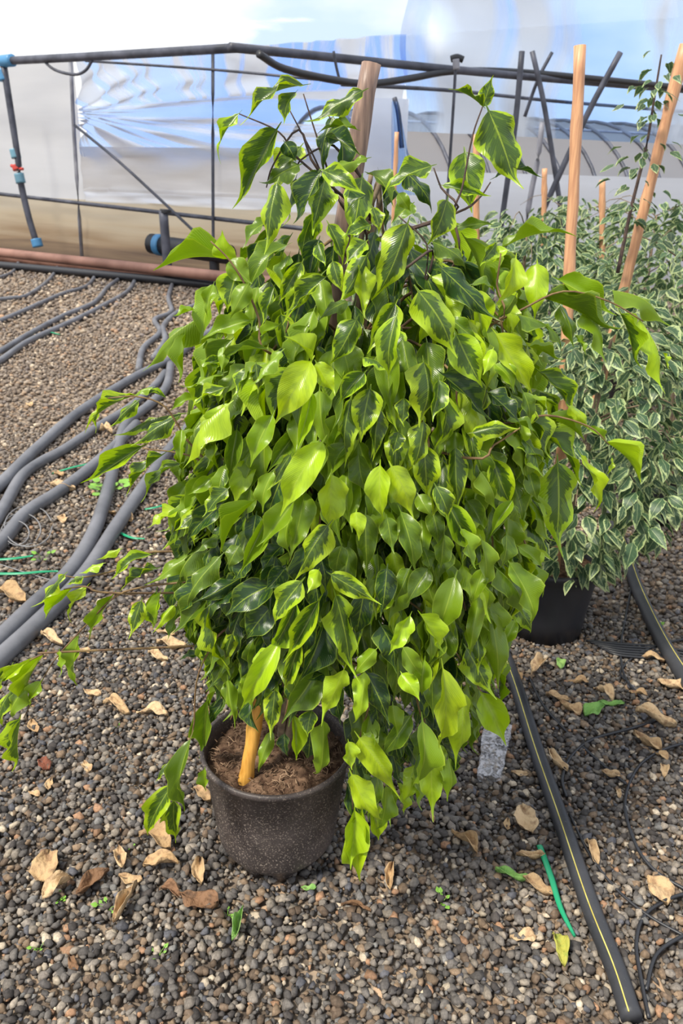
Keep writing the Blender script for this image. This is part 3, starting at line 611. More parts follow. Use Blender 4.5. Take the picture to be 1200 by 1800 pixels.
HERO = """
533 150 427 230 30 2; 520 162 503 220 38 2; 420 200 378 283 20 1; 487 228 417 372 48 2; 637 160 540 225 34 2; 627 228 556 232 22 5; 573 240 634 275 30 3
525 290 458 332 38 5; 562 305 524 398 50 3; 487 322 472 448 50 1; 645 278 566 310 20 4; 568 300 642 345 38 1; 500 250 520 285 30 3; 560 300 545 345 32 3
848 187 788 155 26 2; 848 187 864 133 28 2; 859 195 906 335 80 2; 817 268 828 375 64 2; 758 292 665 342 40 2; 778 326 862 348 22 1; 870 312 955 322 26 3; 785 352 752 432 50 2
725 358 688 392 36 5; 800 402 868 392 20 5; 700 340 722 372 24 4; 655 365 668 410 28 1; 640 345 610 372 34 3
402 456 270 478 32 4; 402 455 392 402 42 0; 404 458 443 500 42 4; 416 480 398 548 58 1; 440 563 352 597 36 4; 356 556 264 658 40 4; 326 588 323 674 28 4; 472 615 378 642 16 5
494 618 442 686 32 4; 546 636 483 745 62 0; 545 632 498 592 48 0; 530 462 490 534 32 1; 482 505 464 578 24 2; 565 482 500 572 36 1; 375 500 362 560 22 4; 340 545 305 560 20 4
436 500 404 560 36 4; 352 632 390 650 20 4; 395 610 388 655 22 4; 460 590 500 570 22 4; 450 640 455 690 28 2
577 394 604 466 34 1; 643 425 606 467 34 1; 716 394 657 532 60 1; 585 460 602 515 30 1; 572 488 505 556 34 2; 694 534 643 622 46 1; 736 512 796 628 66 1; 697 556 687 664 46 1; 626 562 580 644 46 2
638 628 682 658 34 1; 745 637 728 748 68 1; 556 638 592 692 38 0; 640 655 595 712 36 2; 770 668 755 742 34 2; 610 530 560 560 26 5; 560 430 575 470 24 2; 650 395 600 420 28 2; 680 440 660 480 26 5
760 425 826 474 32 5; 776 472 866 566 46 3; 802 588 848 682 60 1; 866 614 849 662 24 0; 871 587 936 692 50 0; 872 428 840 468 28 1; 906 454 864 538 40 0; 892 440 868 462 26 0; 944 464 940 562 46 0
882 436 1013 409 30 4; 980 492 1074 560 40 4; 955 524 1080 596 36 5; 1030 542 1052 642 50 4; 1076 510 1165 582 42 4; 1124 562 1150 694 42 0; 1090 552 1112 652 34 1; 985 538 1004 612 28 5; 905 552 998 614 32 5
930 610 985 640 24 4; 870 640 900 690 34 4; 905 520 870 560 26 5; 790 560 840 600 28 5; 830 500 870 520 26 5; 1165 620 1172 650 18 0; 1010 590 1030 625 16 4
397 713 337 828 58 0; 250 785 152 850 34 1; 318 727 210 775 30 1; 306 735 238 786 34 2; 238 695 145 757 22 1; 190 700 173 762 14 1; 268 680 234 702 15 4; 292 700 240 697 13 1; 242 705 198 752 22 1
286 800 220 872 24 2; 318 815 254 888 30 1; 395 682 330 722 26 1; 392 655 324 690 20 4; 320 755 317 822 20 4; 345 760 300 800 20 4; 440 650 415 700 30 2; 470 640 420 690 36 4; 360 640 400 630 16 2; 348 700 300 725 20 4
478 730 439 822 42 4; 562 687 580 796 50 4; 566 778 495 905 56 0; 548 690 520 795 26 0; 582 835 580 933 54 0; 650 684 634 778 54 1; 616 702 613 818 42 1; 666 720 660 806 30 2; 416 755 404 842 30 5; 560 775 545 850 40 4
520 760 470 830 40 5; 440 860 425 910 32 5; 480 830 465 900 34 4; 630 800 645 870 42 5; 612 780 585 830 34 5; 700 760 690 800 30 2; 510 800 480 860 30 2
668 818 672 914 44 0; 688 820 722 908 52 0; 744 742 722 832 42 1; 745 782 750 872 50 1; 800 788 806 898 36 2; 866 808 900 892 50 1; 766 855 786 912 36 2; 786 884 832 970 46 1; 776 658 852 742 50 3; 830 760 910 757 34 1
916 752 1012 866 52 1; 980 814 975 968 74 1; 834 790 850 850 34 5; 900 880 862 942 24 4; 845 830 865 900 36 4; 735 870 760 910 30 4; 858 690 915 745 40 3; 920 690 930 740 30 5; 890 740 950 770 22 5; 710 700 705 750 30 2
960 735 1026 775 28 4; 1000 714 1033 757 22 0; 1034 750 1066 780 16 4; 1066 778 1124 850 32 0; 1020 800 1056 902 26 0; 934 698 966 728 22 0; 900 782 960 822 26 5; 930 830 945 880 30 5; 1075 805 1068 835 10 0
312 898 262 932 34 0; 330 900 294 966 34 1; 345 970 264 1030 30 4; 386 979 321 1072 36 5; 428 1012 340 1060 36 3; 442 1022 362 1074 46 3; 478 1028 400 1082 56 3; 475 1068 432 1124 54 3; 275 1040 272 1102 24 1
320 1064 297 1128 26 5; 366 1066 402 1178 38 1; 446 882 389 974 22 4; 470 905 422 1008 32 4; 516 882 458 960 42 4; 392 884 326 952 38 3; 450 905 440 970 36 3; 495 960 460 1010 38 3; 510 905 515 980 30 4; 440 985 415 1020 40 3
350 900 310 935 30 1; 400 860 360 910 36 2; 370 840 330 870 26 4; 380 940 345 975 30 5; 500 1000 465 1040 36 3; 420 960 400 1000 34 5; 408 1115 395 1165 26 1; 340 1080 332 1128 20 4; 462 935 445 985 32 3
576 924 525 1018 50 1; 582 1010 662 1058 38 1; 590 1047 613 1184 54 1; 560 1056 504 1158 38 1; 560 1002 538 1044 28 0; 642 905 645 1004 38 5; 626 900 632 948 30 0; 720 1082 683 1152 32 0; 738 1080 770 1147 42 0; 800 1015 768 1112 52 4
660 1142 618 1192 28 4; 704 900 726 1004 42 5; 742 962 756 1006 34 5; 720 1000 694 1054 34 5; 752 1000 714 1062 40 5; 530 1022 477 1102 46 1; 520 1060 470 1150 40 1; 600 960 590 1010 36 5; 680 1000 670 1080 40 3; 640 1040 625 1120 44 3; 670 1100 690 1180 46 3; 560 970 570 1040 36 3
780 940 775 1000 34 5; 810 930 830 1000 36 4; 760 900 770 960 34 5; 680 910 690 970 34 5; 850 1000 830 1060 30 4; 890 940 880 1000 34 5; 580 1180 540 1200 28 3; 820 880 850 930 32 5; 880 870 910 930 28 5
895 990 944 1098 52 4; 874 1000 912 1086 44 5; 926 992 956 1050 28 4; 955 986 934 972 26 0; 862 1078 872 1202 48 4; 842 1050 824 1160 28 4; 846 950 842 1038 36 4; 905 1090 880 1140 24 4; 910 960 955 1000 26 4; 830 1060 860 1110 30 5
568 1157 496 1262 56 5; 604 1178 562 1260 42 0; 492 1128 428 1238 42 0; 527 1128 500 1214 28 1; 483 1214 474 1292 34 1; 478 1286 451 1362 22 4; 515 1258 520 1336 28 0; 548 1250 540 1296 34 2; 568 1268 556 1374 34 4; 364 1231 357 1320 36 5; 335 1300 334 1416 36 5
395 1228 367 1278 22 3; 400 1196 416 1274 20 4; 442 1232 456 1288 28 3; 500 1290 505 1330 24 3; 440 1180 430 1230 26 4; 470 1140 440 1200 30 1; 590 1200 600 1270 34 3; 545 1290 540 1340 26 3; 380 1150 372 1200 22 3; 352 1150 315 1160 14 3
640 1182 624 1280 32 0; 612 1304 616 1352 32 0; 632 1298 692 1392 46 0; 618 1362 672 1452 42 0; 622 1424 612 1518 48 0; 636 1426 632 1552 44 0; 778 1176 764 1306 52 0; 811 1219 794 1338 48 0; 845 1217 886 1304 52 0; 757 1327 760 1428 46 0
788 1334 780 1402 30 4; 742 1268 715 1378 48 4; 645 1184 682 1268 44 3; 722 1258 668 1332 34 5; 706 1184 738 1232 34 0; 708 1138 738 1184 34 4; 820 1140 862 1222 52 1; 746 1160 742 1222 34 4; 640 1290 660 1320 26 4; 770 1310 778 1350 26 4; 690 1240 700 1290 30 4
113 1010 69 1070 22 1; 126 1034 80 1088 18 0; 153 1031 116 1094 18 0; 198 1047 155 1127 24 4; 139 1117 134 1210 30 4; 104 1145 112 1188 20 4; 76 1152 50 1242 22 0; 42 1168 -4 1202 20 0; 72 1198 50 1246 24 4; 26 1204 -2 1284 28 1; 47 1206 16 1268 34 4
36 1264 38 1352 36 1; 248 1057 230 1120 30 1; 282 1042 276 1102 24 0; 306 1065 272 1112 18 0; 181 990 144 1012 20 0; 211 965 174 986 14 0; 266 975 200 1022 24 1; 276 1000 210 1038 22 2; 146 1014 120 1030 14 1; 20 1170 -10 1230 22 1
302 1380 256 1472 38 1; 306 1408 312 1474 34 1; 300 1337 278 1376 18 2; 360 1352 362 1392 22 4
"""
VIEWN = Vector((0, -0.85, 0.5)).normalized()
hero = []
for it in HERO.replace('\n', ';').split(';'):
    if not it.strip(): continue
    bx, by, tx, ty, w, kd = [float(x) for x in it.split()]
    mx_, my_ = (bx + tx) / 2, (by + ty) / 2
    Yb = Ysurf(mx_, my_) - rt_(0.03, 0.07)
    if kd in (3, 5): Yb += 0.035
    if kd == 0: Yb -= 0.02
    if my_ > 1290: Yb = min(Yb, 1.20) if bx > 560 else (1.24 if bx > 320 else 1.30)
    if mx_ < 320 and my_ > 900: Yb = 1.30 + rt_(-.03, .03)
    if mx_ > 1000: Yb = 1.32 + rt_(-.03, .03)
    B = AY(bx, by, Yb + rt_(-.008, .012)); T = AY(tx, ty, Yb - rt_(-0.01, 0.02))
    dep = (B - EYE).dot(fw); wm = w * dep / F_
    out = Vector(((B.x - crown(min(max(B.z, ZT[0]), ZT[-1]))[0]) * 1.2, -0.9, 0.55))
    hz = abs(tx - bx) > abs(ty - by) * 0.9
    mx = leaf_matrix(B, T, wm * 0.98, out.normalized() if not hz else Vector((0, -0.6, 0.8)), rt_(-0.55, 0.55))
    hero.append((mx, random.randrange(12), int(kd)))
# fill: leaves on every side of the crown, hanging in tiers
fill = []
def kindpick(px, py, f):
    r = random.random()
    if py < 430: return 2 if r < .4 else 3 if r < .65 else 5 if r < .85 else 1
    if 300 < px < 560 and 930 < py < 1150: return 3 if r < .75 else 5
    if f < 0.76: return 3 if r < .72 else 5 if r < .95 else 4  # inner leaves mostly dark green, painting deeper shade into the crown gaps
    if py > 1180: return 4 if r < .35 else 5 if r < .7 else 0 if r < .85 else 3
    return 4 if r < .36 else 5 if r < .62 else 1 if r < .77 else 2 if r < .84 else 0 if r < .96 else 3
NF = 2050
zlo, zhi = ZT[0] + 0.02, ZT[-1]
while len(fill) < NF:
    z = rt_(zlo, zhi); cx_, r = crown(z)
    if random.random() > (r / 0.36) * (0.06 if z > 1.36 else 0.45 if z > 1.24 else 1.0): continue
    a = rt_(0, 2 * math.pi); f = 0.94 - 0.52 * random.random() ** 1.5
    if math.sin(a) > 0 and random.random() < 0.55: continue       # the far side needs fewer
    o3 = Vector((math.cos(a), math.sin(a), 0)); B = Vector((cx_, Y0, z)) + Vector((o3.x * r * f * 0.97, o3.y * r * f * 0.9, 0))
    L = rt_(0.062, 0.110)
    d = Vector((o3.x * rt_(.05, .6) + rt_(-.35, .35), o3.y * rt_(.05, .5) + rt_(-.2, .2), -1 + (0.5 if z > 1.3 else 0) * random.random())).normalized()
    T = B + d * L; q = proj((B + T) / 2)
    if (B - Vector((PC.x, PC.y, B.z))).length < 0.17 and T.z < PH + 0.03: continue
    if q[1] > 1240 and q[0] < 620: continue
    if q[1] < 300 and 600 < q[0] < 690: continue
    if q[1] > 1150 and q[0] > 500 and random.random() < (0.45 if q[1] < 1210 else 0.75): continue
    k = kindpick(q[0], q[1], f)
    nrm = (o3 * 0.9 + Vector((0, -0.25, 0.5))).normalized()
    fill.append((leaf_matrix(B, T, L * rt_(0.34, 0.46), nrm, rt_(-0.6, 0.6)), random.randrange(12), k, f * (1 if math.sin(a) < -0.2 else 0.3)))
fill.sort(key=lambda x: -x[3])
nind = 300 - len(hero)
print('hero leaves', len(hero))
hero.sort(key=lambda x: -x[0].col[0].to_3d().length * x[0].col[1].to_3d().length / max(0.3, (x[0].translation - EYE).length) ** 2)
heroes = hero[:300]; rest = [x[:3] for x in fill] + hero[300:]
if nind > 0: heroes += rest[:nind]; rest = rest[nind:]
place_leaves(heroes, 'a', M['leaf'], fic)
merge_leaves('foliage', rest, 'a', M['leaf'], fic)
# stems and branches
TR = [PC + Vector((0.02, 0.02, SZ - 0.02)), PC + Vector((0.03, 0.01, 0.45)), Vector((-0.03, 1.43, 0.75)), Vector((0.01, 1.44, 1.05)), Vector((0.03, 1.45, 1.32)), Vector((0.045, 1.45, 1.45))]
tp_ = smoothpath(TR, 8)
def trunk_at(z):
    return min(tp_, key=lambda p: abs(p.z - z))
for k in range(3):
    ph = k * 2.09
    P = [p + Vector((math.cos(ph + i * 0.35), math.sin(ph + i * 0.35), 0)) * 0.011 for i, p in enumerate(tp_)]
    tube('trunk', P, 0.010, M['bark'], fic, 0.004, 7, 1)
for _ in range(64):
    z1 = rt_(0.5, 1.36); cx_, r = crown(z1); a = rt_(0, 6.283); s = trunk_at(z1 - rt_(0.0, 0.2)); f = rt_(.75, .95)
    e = Vector((cx_ + math.cos(a) * r * f, Y0 + math.sin(a) * r * f * 0.85, z1 - 0.02)); m_ = (s + e) / 2 + Vector((0, 0, rt_(.04, .12)))
    tube('branch', [s, m_, e, e + Vector((math.cos(a) * .03, math.sin(a) * .03, -rt_(.02, .07)))], 0.0035, M['twig'], fic, 0.0014, 5, 4)
BR = [
    ([(430, 1000), (330, 1022), (262, 1030), (205, 1047), (155, 1095), (100, 1155), (72, 1200), (42, 1262)], 1.31, 'twig'), ([(215, 1043), (150, 1031), (112, 1036)], 1.31, 'twig'), ([(110, 1146), (76, 1150), (38, 1168)], 1.30, 'twig'),
    ([(270, 970), (210, 1000), (145, 1015), (113, 1012)], 1.32, 'twig'), ([(430, 800), (372, 812), (330, 775), (290, 715), (240, 697), (190, 700)], 1.30, 'twig'), ([(430, 870), (385, 832), (330, 800), (250, 788)], 1.30, 'twig'),
    ([(476, 622), (455, 560), (430, 500), (402, 456), (370, 424)], 1.22, 'twig'), ([(640, 400), (582, 335), (545, 262), (508, 192)], 1.36, 'darktwig'), ([(585, 330), (520, 275), (490, 232), (420, 200)], 1.36, 'darktwig'), ([(560, 300), (525, 228), (480, 290), (468, 330)], 1.35, 'darktwig'),
    ([(600, 360), (560, 250), (533, 165)], 1.38, 'darktwig'), ([(600, 270), (575, 255), (530, 280), (520, 300)], 1.37, 'darktwig'), ([(640, 330), (600, 240), (575, 200)], 1.38, 'darktwig'),
    ([(795, 470), (797, 375), (812, 330), (830, 240), (848, 187)], 1.30, 'darktwig'), ([(797, 376), (775, 330), (762, 295)], 1.30, 'darktwig'), ([(797, 376), (840, 350), (862, 320)], 1.32, 'darktwig'),
    ([(700, 480), (760, 440), (745, 500), (750, 430), (700, 380)], 1.25, 'darktwig'), ([(800, 610), (865, 570), (915, 545), (990, 512), (1070, 530), (1130, 565)], 1.30, 'twig'), ([(865, 570), (873, 500), (880, 445)], 1.26, 'twig'),
    ([(820, 805), (868, 782), (914, 752)], 1.12, 'twig'), ([(880, 745), (960, 730), (1035, 750), (1070, 782)], 1.28, 'twig'), ([(640, 1000), (700, 1045), (760, 1090), (810, 1160), (845, 1215)], 1.18, 'twig'),
    ([(600, 1150), (650, 1185), (648, 1240), (632, 1296), (618, 1360), (620, 1422)], 1.18, 'twig'), ([(410, 1100), (370, 1140), (345, 1200), (338, 1290), (305, 1340), (300, 1385)], 1.27, 'twig'), ([(480, 1010), (540, 1000), (560, 1040), (590, 1050)], 1.16, 'twig'), ([(700, 1180), (740, 1260), (757, 1325)], 1.18, 'twig')]
for pts, Y, m in BR:
    P = [AY(x, y, Y) for x, y in pts]
    s = trunk_at(min(max(P[0].z - 0.05, 0.4), 1.42))
    if (s - P[0]).length > 0.06: P = [s] + P
    tube('branch', P, 0.0026, M[m], fic, 0.0011, 6, 4)
# ================================================================== CREAM-EDGED FICUSES BEHIND
def bg_plant(loc, label, potr, poth, zb, zt, rad, n, cane=None, shoot=None, leafL=(0.05, 0.082), nind=300, lean=(0, 0), canem='cane'):
    loc = Vector(loc); t = thing('potted_ficus', loc, label, 'potted plant', None)
    r = potr; h = poth
    lathe('pot', [(0, .01), (r * .72, .01), (r * .74, 0), (r * .78, 0), (r * .82, h * .3), (r * .93, h * .8), (r * .95, h * .88), (r, h * .9), (r * 1.01, h * .98), (r * .98, h), (r * .93, h * .98), (r * .85, h * .7)], M['black'], t, loc, 32)
    lathe('soil', [(0.001, h * .88), (r * .5, h * .89), (r * .9, h * .86)], M['soil'], t, loc, 24)
    top = loc + Vector((lean[0], lean[1], zt))
    for k in range(2):
        tube('trunk', [loc + Vector((.01 * k, 0, h * .85)), loc + Vector((lean[0] * .4 + .02 * k, lean[1] * .4, zt * .5)), top - Vector((0, 0, .1))], 0.009, M['bark'], t, 0.004, 6, 5)
    items = []
    while len(items) < n:
        v = random.random(); z = zb + (zt - zb) * v
        prof_ = min(1.0, 0.55 + 1.6 * v) * (1 - max(0, (v - 0.55) / 0.45) ** 2 * 0.75)
        if random.random() > prof_: continue
        a = rt_(0, 6.283); f = 1 - 0.5 * random.random() ** 1.8
        if math.sin(a) > 0.2 and random.random() < .5: continue
        lump = 1 + 0.22 * noise.noise(Vector((math.cos(a) * 2, math.sin(a) * 2, z * 5)))
        rr = rad * prof_ * f * lump; o3 = Vector((math.cos(a), math.sin(a), 0))
        B = loc + Vector((lean[0] * v, lean[1] * v, z)) + o3 * rr
        L = rt_(*leafL); d = Vector((o3.x * rt_(.1, 1.4) + rt_(-.9, .9), o3.y * rt_(.1, 1.2) + rt_(-.9, .9), -1 + .5 * v)).normalized()
        if B.z - L < 0.02: continue
        items.append((leaf_matrix(B, B + d * L, L * rt_(.40, .58), (o3 + Vector((0, -.2, .9))).normalized(), rt_(-.9, .9)), random.randrange(6), random.randrange(2), -((B - EYE).length)))
    if shoot:
        P = smoothpath([Vector(p) for p in shoot], 6); tube('leader_shoot', P, 0.008, M['darktwig'], t, 0.003, 6, 1)
        for k in range(90):
            s = P[int((len(P) - 1) * (1 - random.random() ** 0.8 * 0.95))]; a = rt_(0, 6.283); o3 = Vector((math.cos(a), math.sin(a), 0))
            B = s + o3 * rt_(.01, .14) * (1 if True else 0) + Vector((0, 0, rt_(-.02, .05))); L = rt_(.04, .07)
            items.append((leaf_matrix(B, B + (o3 * .8 + Vector((0, 0, -.5))).normalized() * L, L * .45, Vector((0, -.3, 1)), rt_(-.6, .6)), random.randrange(6), 1, -2.0))
    items.sort(key=lambda x: -x[3]); it = [x[:3] for x in items]
    place_leaves(it[:nind], 'b', M['bleaf'], t); merge_leaves('foliage', it[nind:], 'b', M['bleaf'], t)
    if cane: stake('support_cane', Vector(cane[0]), Vector(cane[1]), cane[2], M[canem], t, cane[2] * 1.05)
    for _ in range(14):
        z = rt_(zb + .15, zt); a = rt_(0, 6.283); s = loc + Vector((lean[0] * z / zt, lean[1] * z / zt, z - .1))
        tube('branch', [s, s + Vector((math.cos(a) * rad * .5, math.sin(a) * rad * .5, .12)), s + Vector((math.cos(a) * rad * .85, math.sin(a) * rad * .85, .04))], 0.004, M['bark'], t, 0.0015, 5, 3)
    return t
pA = G(966, 1132); pA.y += 0.11
ca0 = Vector((pA.x + 0.01, pA.y - 0.03, 0.2)); ca1 = AY(1020, 80, pA.y + 0.05)
bg_plant((pA.x, pA.y, 0), 'cream-edged ficus in a black pot just behind the lime one, tied to an orange cane', 0.165, 0.28, 0.30, 1.12, 0.37, 1300, (ca0, ca1, 0.0155), lean=(0.12, 0.1), nind=300)
pB = G(1110, 905); pB.x += 0.10
cb0 = Vector((AY(1060, 600, pB.y - .1).x, pB.y - .1, 0.5)); cb1 = AY(1204, 78, pB.y - .1)
sh = [AY(1085, 480, pB.y - .2), AY(1108, 370, pB.y - .2), AY(1135, 260, pB.y - .2), AY(1150, 170, pB.y - .2), AY(1162, 96, pB.y - .2)]
bg_plant((pB.x, pB.y, 0), 'cream-edged ficus at right edge with a tall thin leader shoot and leaning cane', 0.15, 0.25, 0.25, 1.32, 0.52, 1500, (cb0, cb1, 0.02), sh, lean=(0.0, 0.1), nind=300)
pD = AY(905, 600, 4.5)
bg_plant((pD.x, 4.5, 0), 'cream-edged ficus in second row behind the thick orange cane', 0.16, 0.25, 0.25, 1.30, 0.50, 1300, (Vector((pD.x - .2, 4.45, .3)), AY(837, 236, 4.45), 0.016), leafL=(.06, .095), nind=300)
pE = AY(700, 500, 5.8)
bg_plant((pE.x, 5.8, 0), 'distant cream-edged ficus seen between the stake and the upright twig', 0.16, 0.25, 0.25, 1.22, 0.42, 700, (Vector((pE.x - .05, 5.8, .3)), AY(697, 232, 5.8), 0.014), leafL=(.065, .10), nind=200)
pF = AY(1130, 520, 5.4)
bg_plant((pF.x, 5.4, 0), 'cream-edged ficus in back row at right, with a short cane tip', 0.16, 0.25, 0.3, 1.36, 0.55, 1100, (Vector((pF.x - .2, 5.4, .3)), AY(1058, 316, 5.4), 0.018), leafL=(.065, .10), nind=200)
pH = AY(985, 500, 6.6)
bg_plant((pH.x, 6.6, 0), 'farthest cream-edged ficus left of the orange cane, short cane showing', 0.16, 0.25, 0.3, 1.34, 0.5, 800, (Vector((pH.x - .1, 6.6, .3)), AY(957, 296, 6.6), 0.02), leafL=(.065, .10), nind=200)
# ================================================================== HOSES
def hose(pts, r, label, m='hose', z=None, stripe=None, n=7, seg=10, name='irrigation_hose'):
    P = [G(x, y, r if z is None else z) for x, y in pts]; path = smoothpath(P, n)
    V, Fc = tube_geo(path, r, None, seg)
    if stripe is None:
        o = link(name, mesh(name, V, Fc), M[m], None, True); return tag(o, label, 'hose')
    t = thing(name, Vector((P[0].x, P[0].y, 0)), label, 'hose'); link('hose', mesh('hose', V, Fc), M[m], t, True)
    q = []
    for i, p in enumerate(path):
        tg = (path[min(i + 1, len(path) - 1)] - path[max(i - 1, 0)]).normalized(); a = tg.cross(Vector((0, 0, 1))).normalized(); b = a.cross(tg)
        q.append(p + (a * math.cos(stripe) + b * math.sin(stripe)) * (r * 0.99))
    V, Fc = tube_geo(q, 0.0016, None, 5); o = link('stripe', mesh('stripe', V, Fc), M['yellow'], t, True); o['label'] = 'yellow printed stripe'
    return t
hose([(-60, 1172), (0, 1122), (60, 1064), (125, 1002), (165, 935), (190, 860), (207, 790), (222, 745), (262, 712), (292, 680), (300, 640)], 0.031, 'upper of the two thick grey hoses sweeping past the lower left')
hose([(-60, 1215), (0, 1157), (70, 1092), (148, 1012), (205, 925), (248, 862), (300, 788), (350, 730), (405, 670), (440, 620)], 0.031, 'lower thick grey hose at lower left, nearest the camera')
hose([(-80, 915), (0, 852), (60, 793), (140, 724), (238, 662), (300, 632), (345, 600), (400, 560)], 0.032, 'long grey hose bending from the left edge up behind the crown')
hose([(-20, 935), (8, 890), (38, 838), (72, 812), (110, 792), (170, 752), (225, 718), (270, 680), (290, 655)], 0.028, 'short kinked grey hose second from the left edge hose')
hose([(-60, 1000), (0, 956), (45, 902), (98, 868), (152, 828), (200, 786), (240, 745)], 0.03, 'grey hose third from the top at the left edge, under the wire loops')
hose([(307, 488), (296, 522), (301, 548), (272, 562), (281, 584), (252, 612), (243, 650)], 0.027, 'thin wavy grey hose dropping from the manifold beside the crown')
hose([(370, 528), (340, 538), (308, 552), (287, 574), (290, 598), (270, 630)], 0.028, 'second wavy grey hose curling out from behind the crown')
hose([(243, 474), (228, 508), (180, 538), (120, 568), (50, 600), (0, 634), (-60, 668)], 0.027, 'far grey hose bending from the manifold to the left edge, lower of the pair')
hose([(216, 486), (190, 504), (165, 532), (110, 556), (50, 588), (0, 618), (-60, 650)], 0.027, 'far grey hose bending from the manifold to the left edge, upper of the pair')
hose([(174, 468), (156, 500), (108, 517), (60, 538), (0, 564), (-50, 580)], 0.025, 'far grey hose ending at the manifold, fourth from the corner')
hose([(105, 462), (88, 490), (50, 518), (20, 524), (-50, 530)], 0.025, 'far grey hose near the red-valve riser, sharply bent')
hose([(35, 456), (22, 478), (-20, 494)], 0.025, 'shortest far grey hose at the left edge by the manifold')
hose([(1110, 1790), (1082, 1705), (1036, 1590), (985, 1440), (943, 1320), (905, 1200), (870, 1110), (842, 1040)], 0.0205, 'black hose with a yellow stripe running through the lower right', 'hoseblack', stripe=2.0, seg=14)
hose([(1290, 1330), (1225, 1225), (1165, 1130), (1120, 1035), (1095, 960), (1060, 880)], 0.024, 'black yellow-striped hose at right, behind the cable bundle', 'hoseblack', stripe=1.4, seg=12)
hose([(1235, 930), (1195, 898), (1165, 868), (1130, 840)], 0.024, 'short dark hose end at the right edge under the cream-edged foliage', 'hoseblack')
def cable(pts, label, r=0.0032, m='black', z=0.012, name='micro_tube', cat='tube', n=7):
    P = [G(x, y, z + 0.004 * math.sin(i * 2)) for i, (x, y) in enumerate(pts)]
    o = tube(name, P, r, M[m], None, seg=6, n=n); return tag(o, label, cat)
cable([(1230, 1300), (1165, 1318), (1120, 1350), (1098, 1410), (1115, 1480), (1150, 1530), (1215, 1570)], 'thin black tube curving in a wide arc at right of the striped hose', 0.0042)
cable([(995, 1400), (988, 1368), (1003, 1330), (1040, 1300), (1110, 1280), (1165, 1262)], 'thin black tube arching over dry leaves above the wide arc', 0.0042)
cable([(1230, 1565), (1175, 1580), (1132, 1610), (1118, 1660), (1128, 1730), (1140, 1790)], 'thin black tube looping at the bottom right corner', 0.0042)
cable([(1235, 1632), (1190, 1650), (1152, 1680), (1135, 1740)], 'second thin black tube in the bottom right corner', 0.0042)
cable([(930, 1190), (955, 1240), (1000, 1290), (1060, 1345), (1100, 1378)], 'straight thin black tube leading right from the striped hose', 0.004)
cable([(1000, 1430), (1035, 1500), (1080, 1560), (1140, 1610), (1230, 1660)], 'thin black tube running beside the lower striped hose', 0.0035)
cable([(1120, 980), (1110, 1030), (1098, 1090), (1090, 1140), (1098, 1190), (1130, 1230)], 'thin black tube crossing the far striped hose', 0.004)
cable([(1235, 1118), (1170, 1130), (1120, 1150), (1090, 1180), (1105, 1200)], 'thin black looped tube over the cable bundle', 0.004)
for k in range(6):
    cable([(1030 + 6 * k, 1126 + 3 * k), (1090, 1132 + 4 * k), (1150 + 5 * k, 1136 + 5 * k), (1240, 1150 + 6 * k)], ['topmost', 'second', 'third', 'fourth', 'fifth', 'lowest'][k] + ' black cable of the bundle right of the rear pot', 0.0045)
tag_w = ['outer', 'middle', 'inner']
for k in range(3):
    P = [G(50 + 42 * math.cos(a) * (1 - .2 * k) - 12 * k, 925 + 36 * math.sin(a) * (1 - .2 * k) + 6 * k, 0.04 + .015 * math.sin(a + k)) for a in [j * 0.6 + k for j in range(11)]]
    o = tube('wire_loop', P, 0.0025, M['wire'], None, seg=5, n=4); tag(o, tag_w[k] + ' loop of thin grey wire lying over the left hoses', 'wire')
cable([(-20, 985), (40, 1005), (90, 1020), (150, 1040)], 'thin grey wire running across the gravel at the left', 0.0022, 'wire', name='ground_wire', cat='wire')
cable([(1240, 1690), (1225, 1740)], 'short black tube stub at the extreme bottom right', 0.004)
# green strips
def strip(pts, w, label, z=0.014):
    P = smoothpath([G(x, y, z + 0.012 * math.sin(i)) for i, (x, y) in enumerate(pts)], 5); V, Fc = [], []
    for i, p in enumerate(P):
        tg = (P[min(i + 1, len(P) - 1)] - P[max(i - 1, 0)]).normalized(); a = tg.cross(Vector((0, 0, 1))).normalized(); k = 1 - 0.55 * (i / (len(P) - 1)) ** 3
        for s, zz in ((-1, 0), (-.4, .35), (.4, .35), (1, 0)): V.append(p + a * w * s * k + Vector((0, 0, zz * w)))
        for s, zz in ((1, -.2), (-1, -.2)): V.append(p + a * w * s * k + Vector((0, 0, zz * w)))
    for i in range(len(P) - 1):
        for k in range(6): q = i * 6; Fc.append((q + k, q + (k + 1) % 6, q + 6 + (k + 1) % 6, q + 6 + k))
    Fc += [tuple(range(6)), tuple(range(len(V) - 6, len(V)))[::-1]]
    o = link('plastic_strip', mesh('plastic_strip', V, Fc), M['green'], None, True); tag(o, label, 'strip')
strip([(948, 1486), (968, 1540), (985, 1595), (1010, 1646)], 0.007, 'green plastic strip lying left of the lower striped hose')
strip([(-20, 1008), (30, 1008), (72, 1005), (102, 1004)], 0.009, 'lower dark green strip on the gravel at the left edge')
strip([(-20, 984), (20, 982), (58, 977)], 0.009, 'upper dark green strip on the gravel at the left edge')
strip([(92, 832), (125, 822), (155, 815), (170, 808)], 0.009, 'green strip caught between the left hoses')
strip([(208, 935), (232, 945), (254, 947)], 0.008, 'short green strip beside the crown over gravel at left')
strip([(255, 895), (272, 892), (288, 888)], 0.008, 'small green strip close to the crown at left')
strip([(1032, 985), (1042, 965), (1056, 948)], 0.010, 'green strip hanging by the rear black pot')
strip([(60, 590), (85, 584), (105, 588)], 0.012, 'faint green strip between the far left hoses')
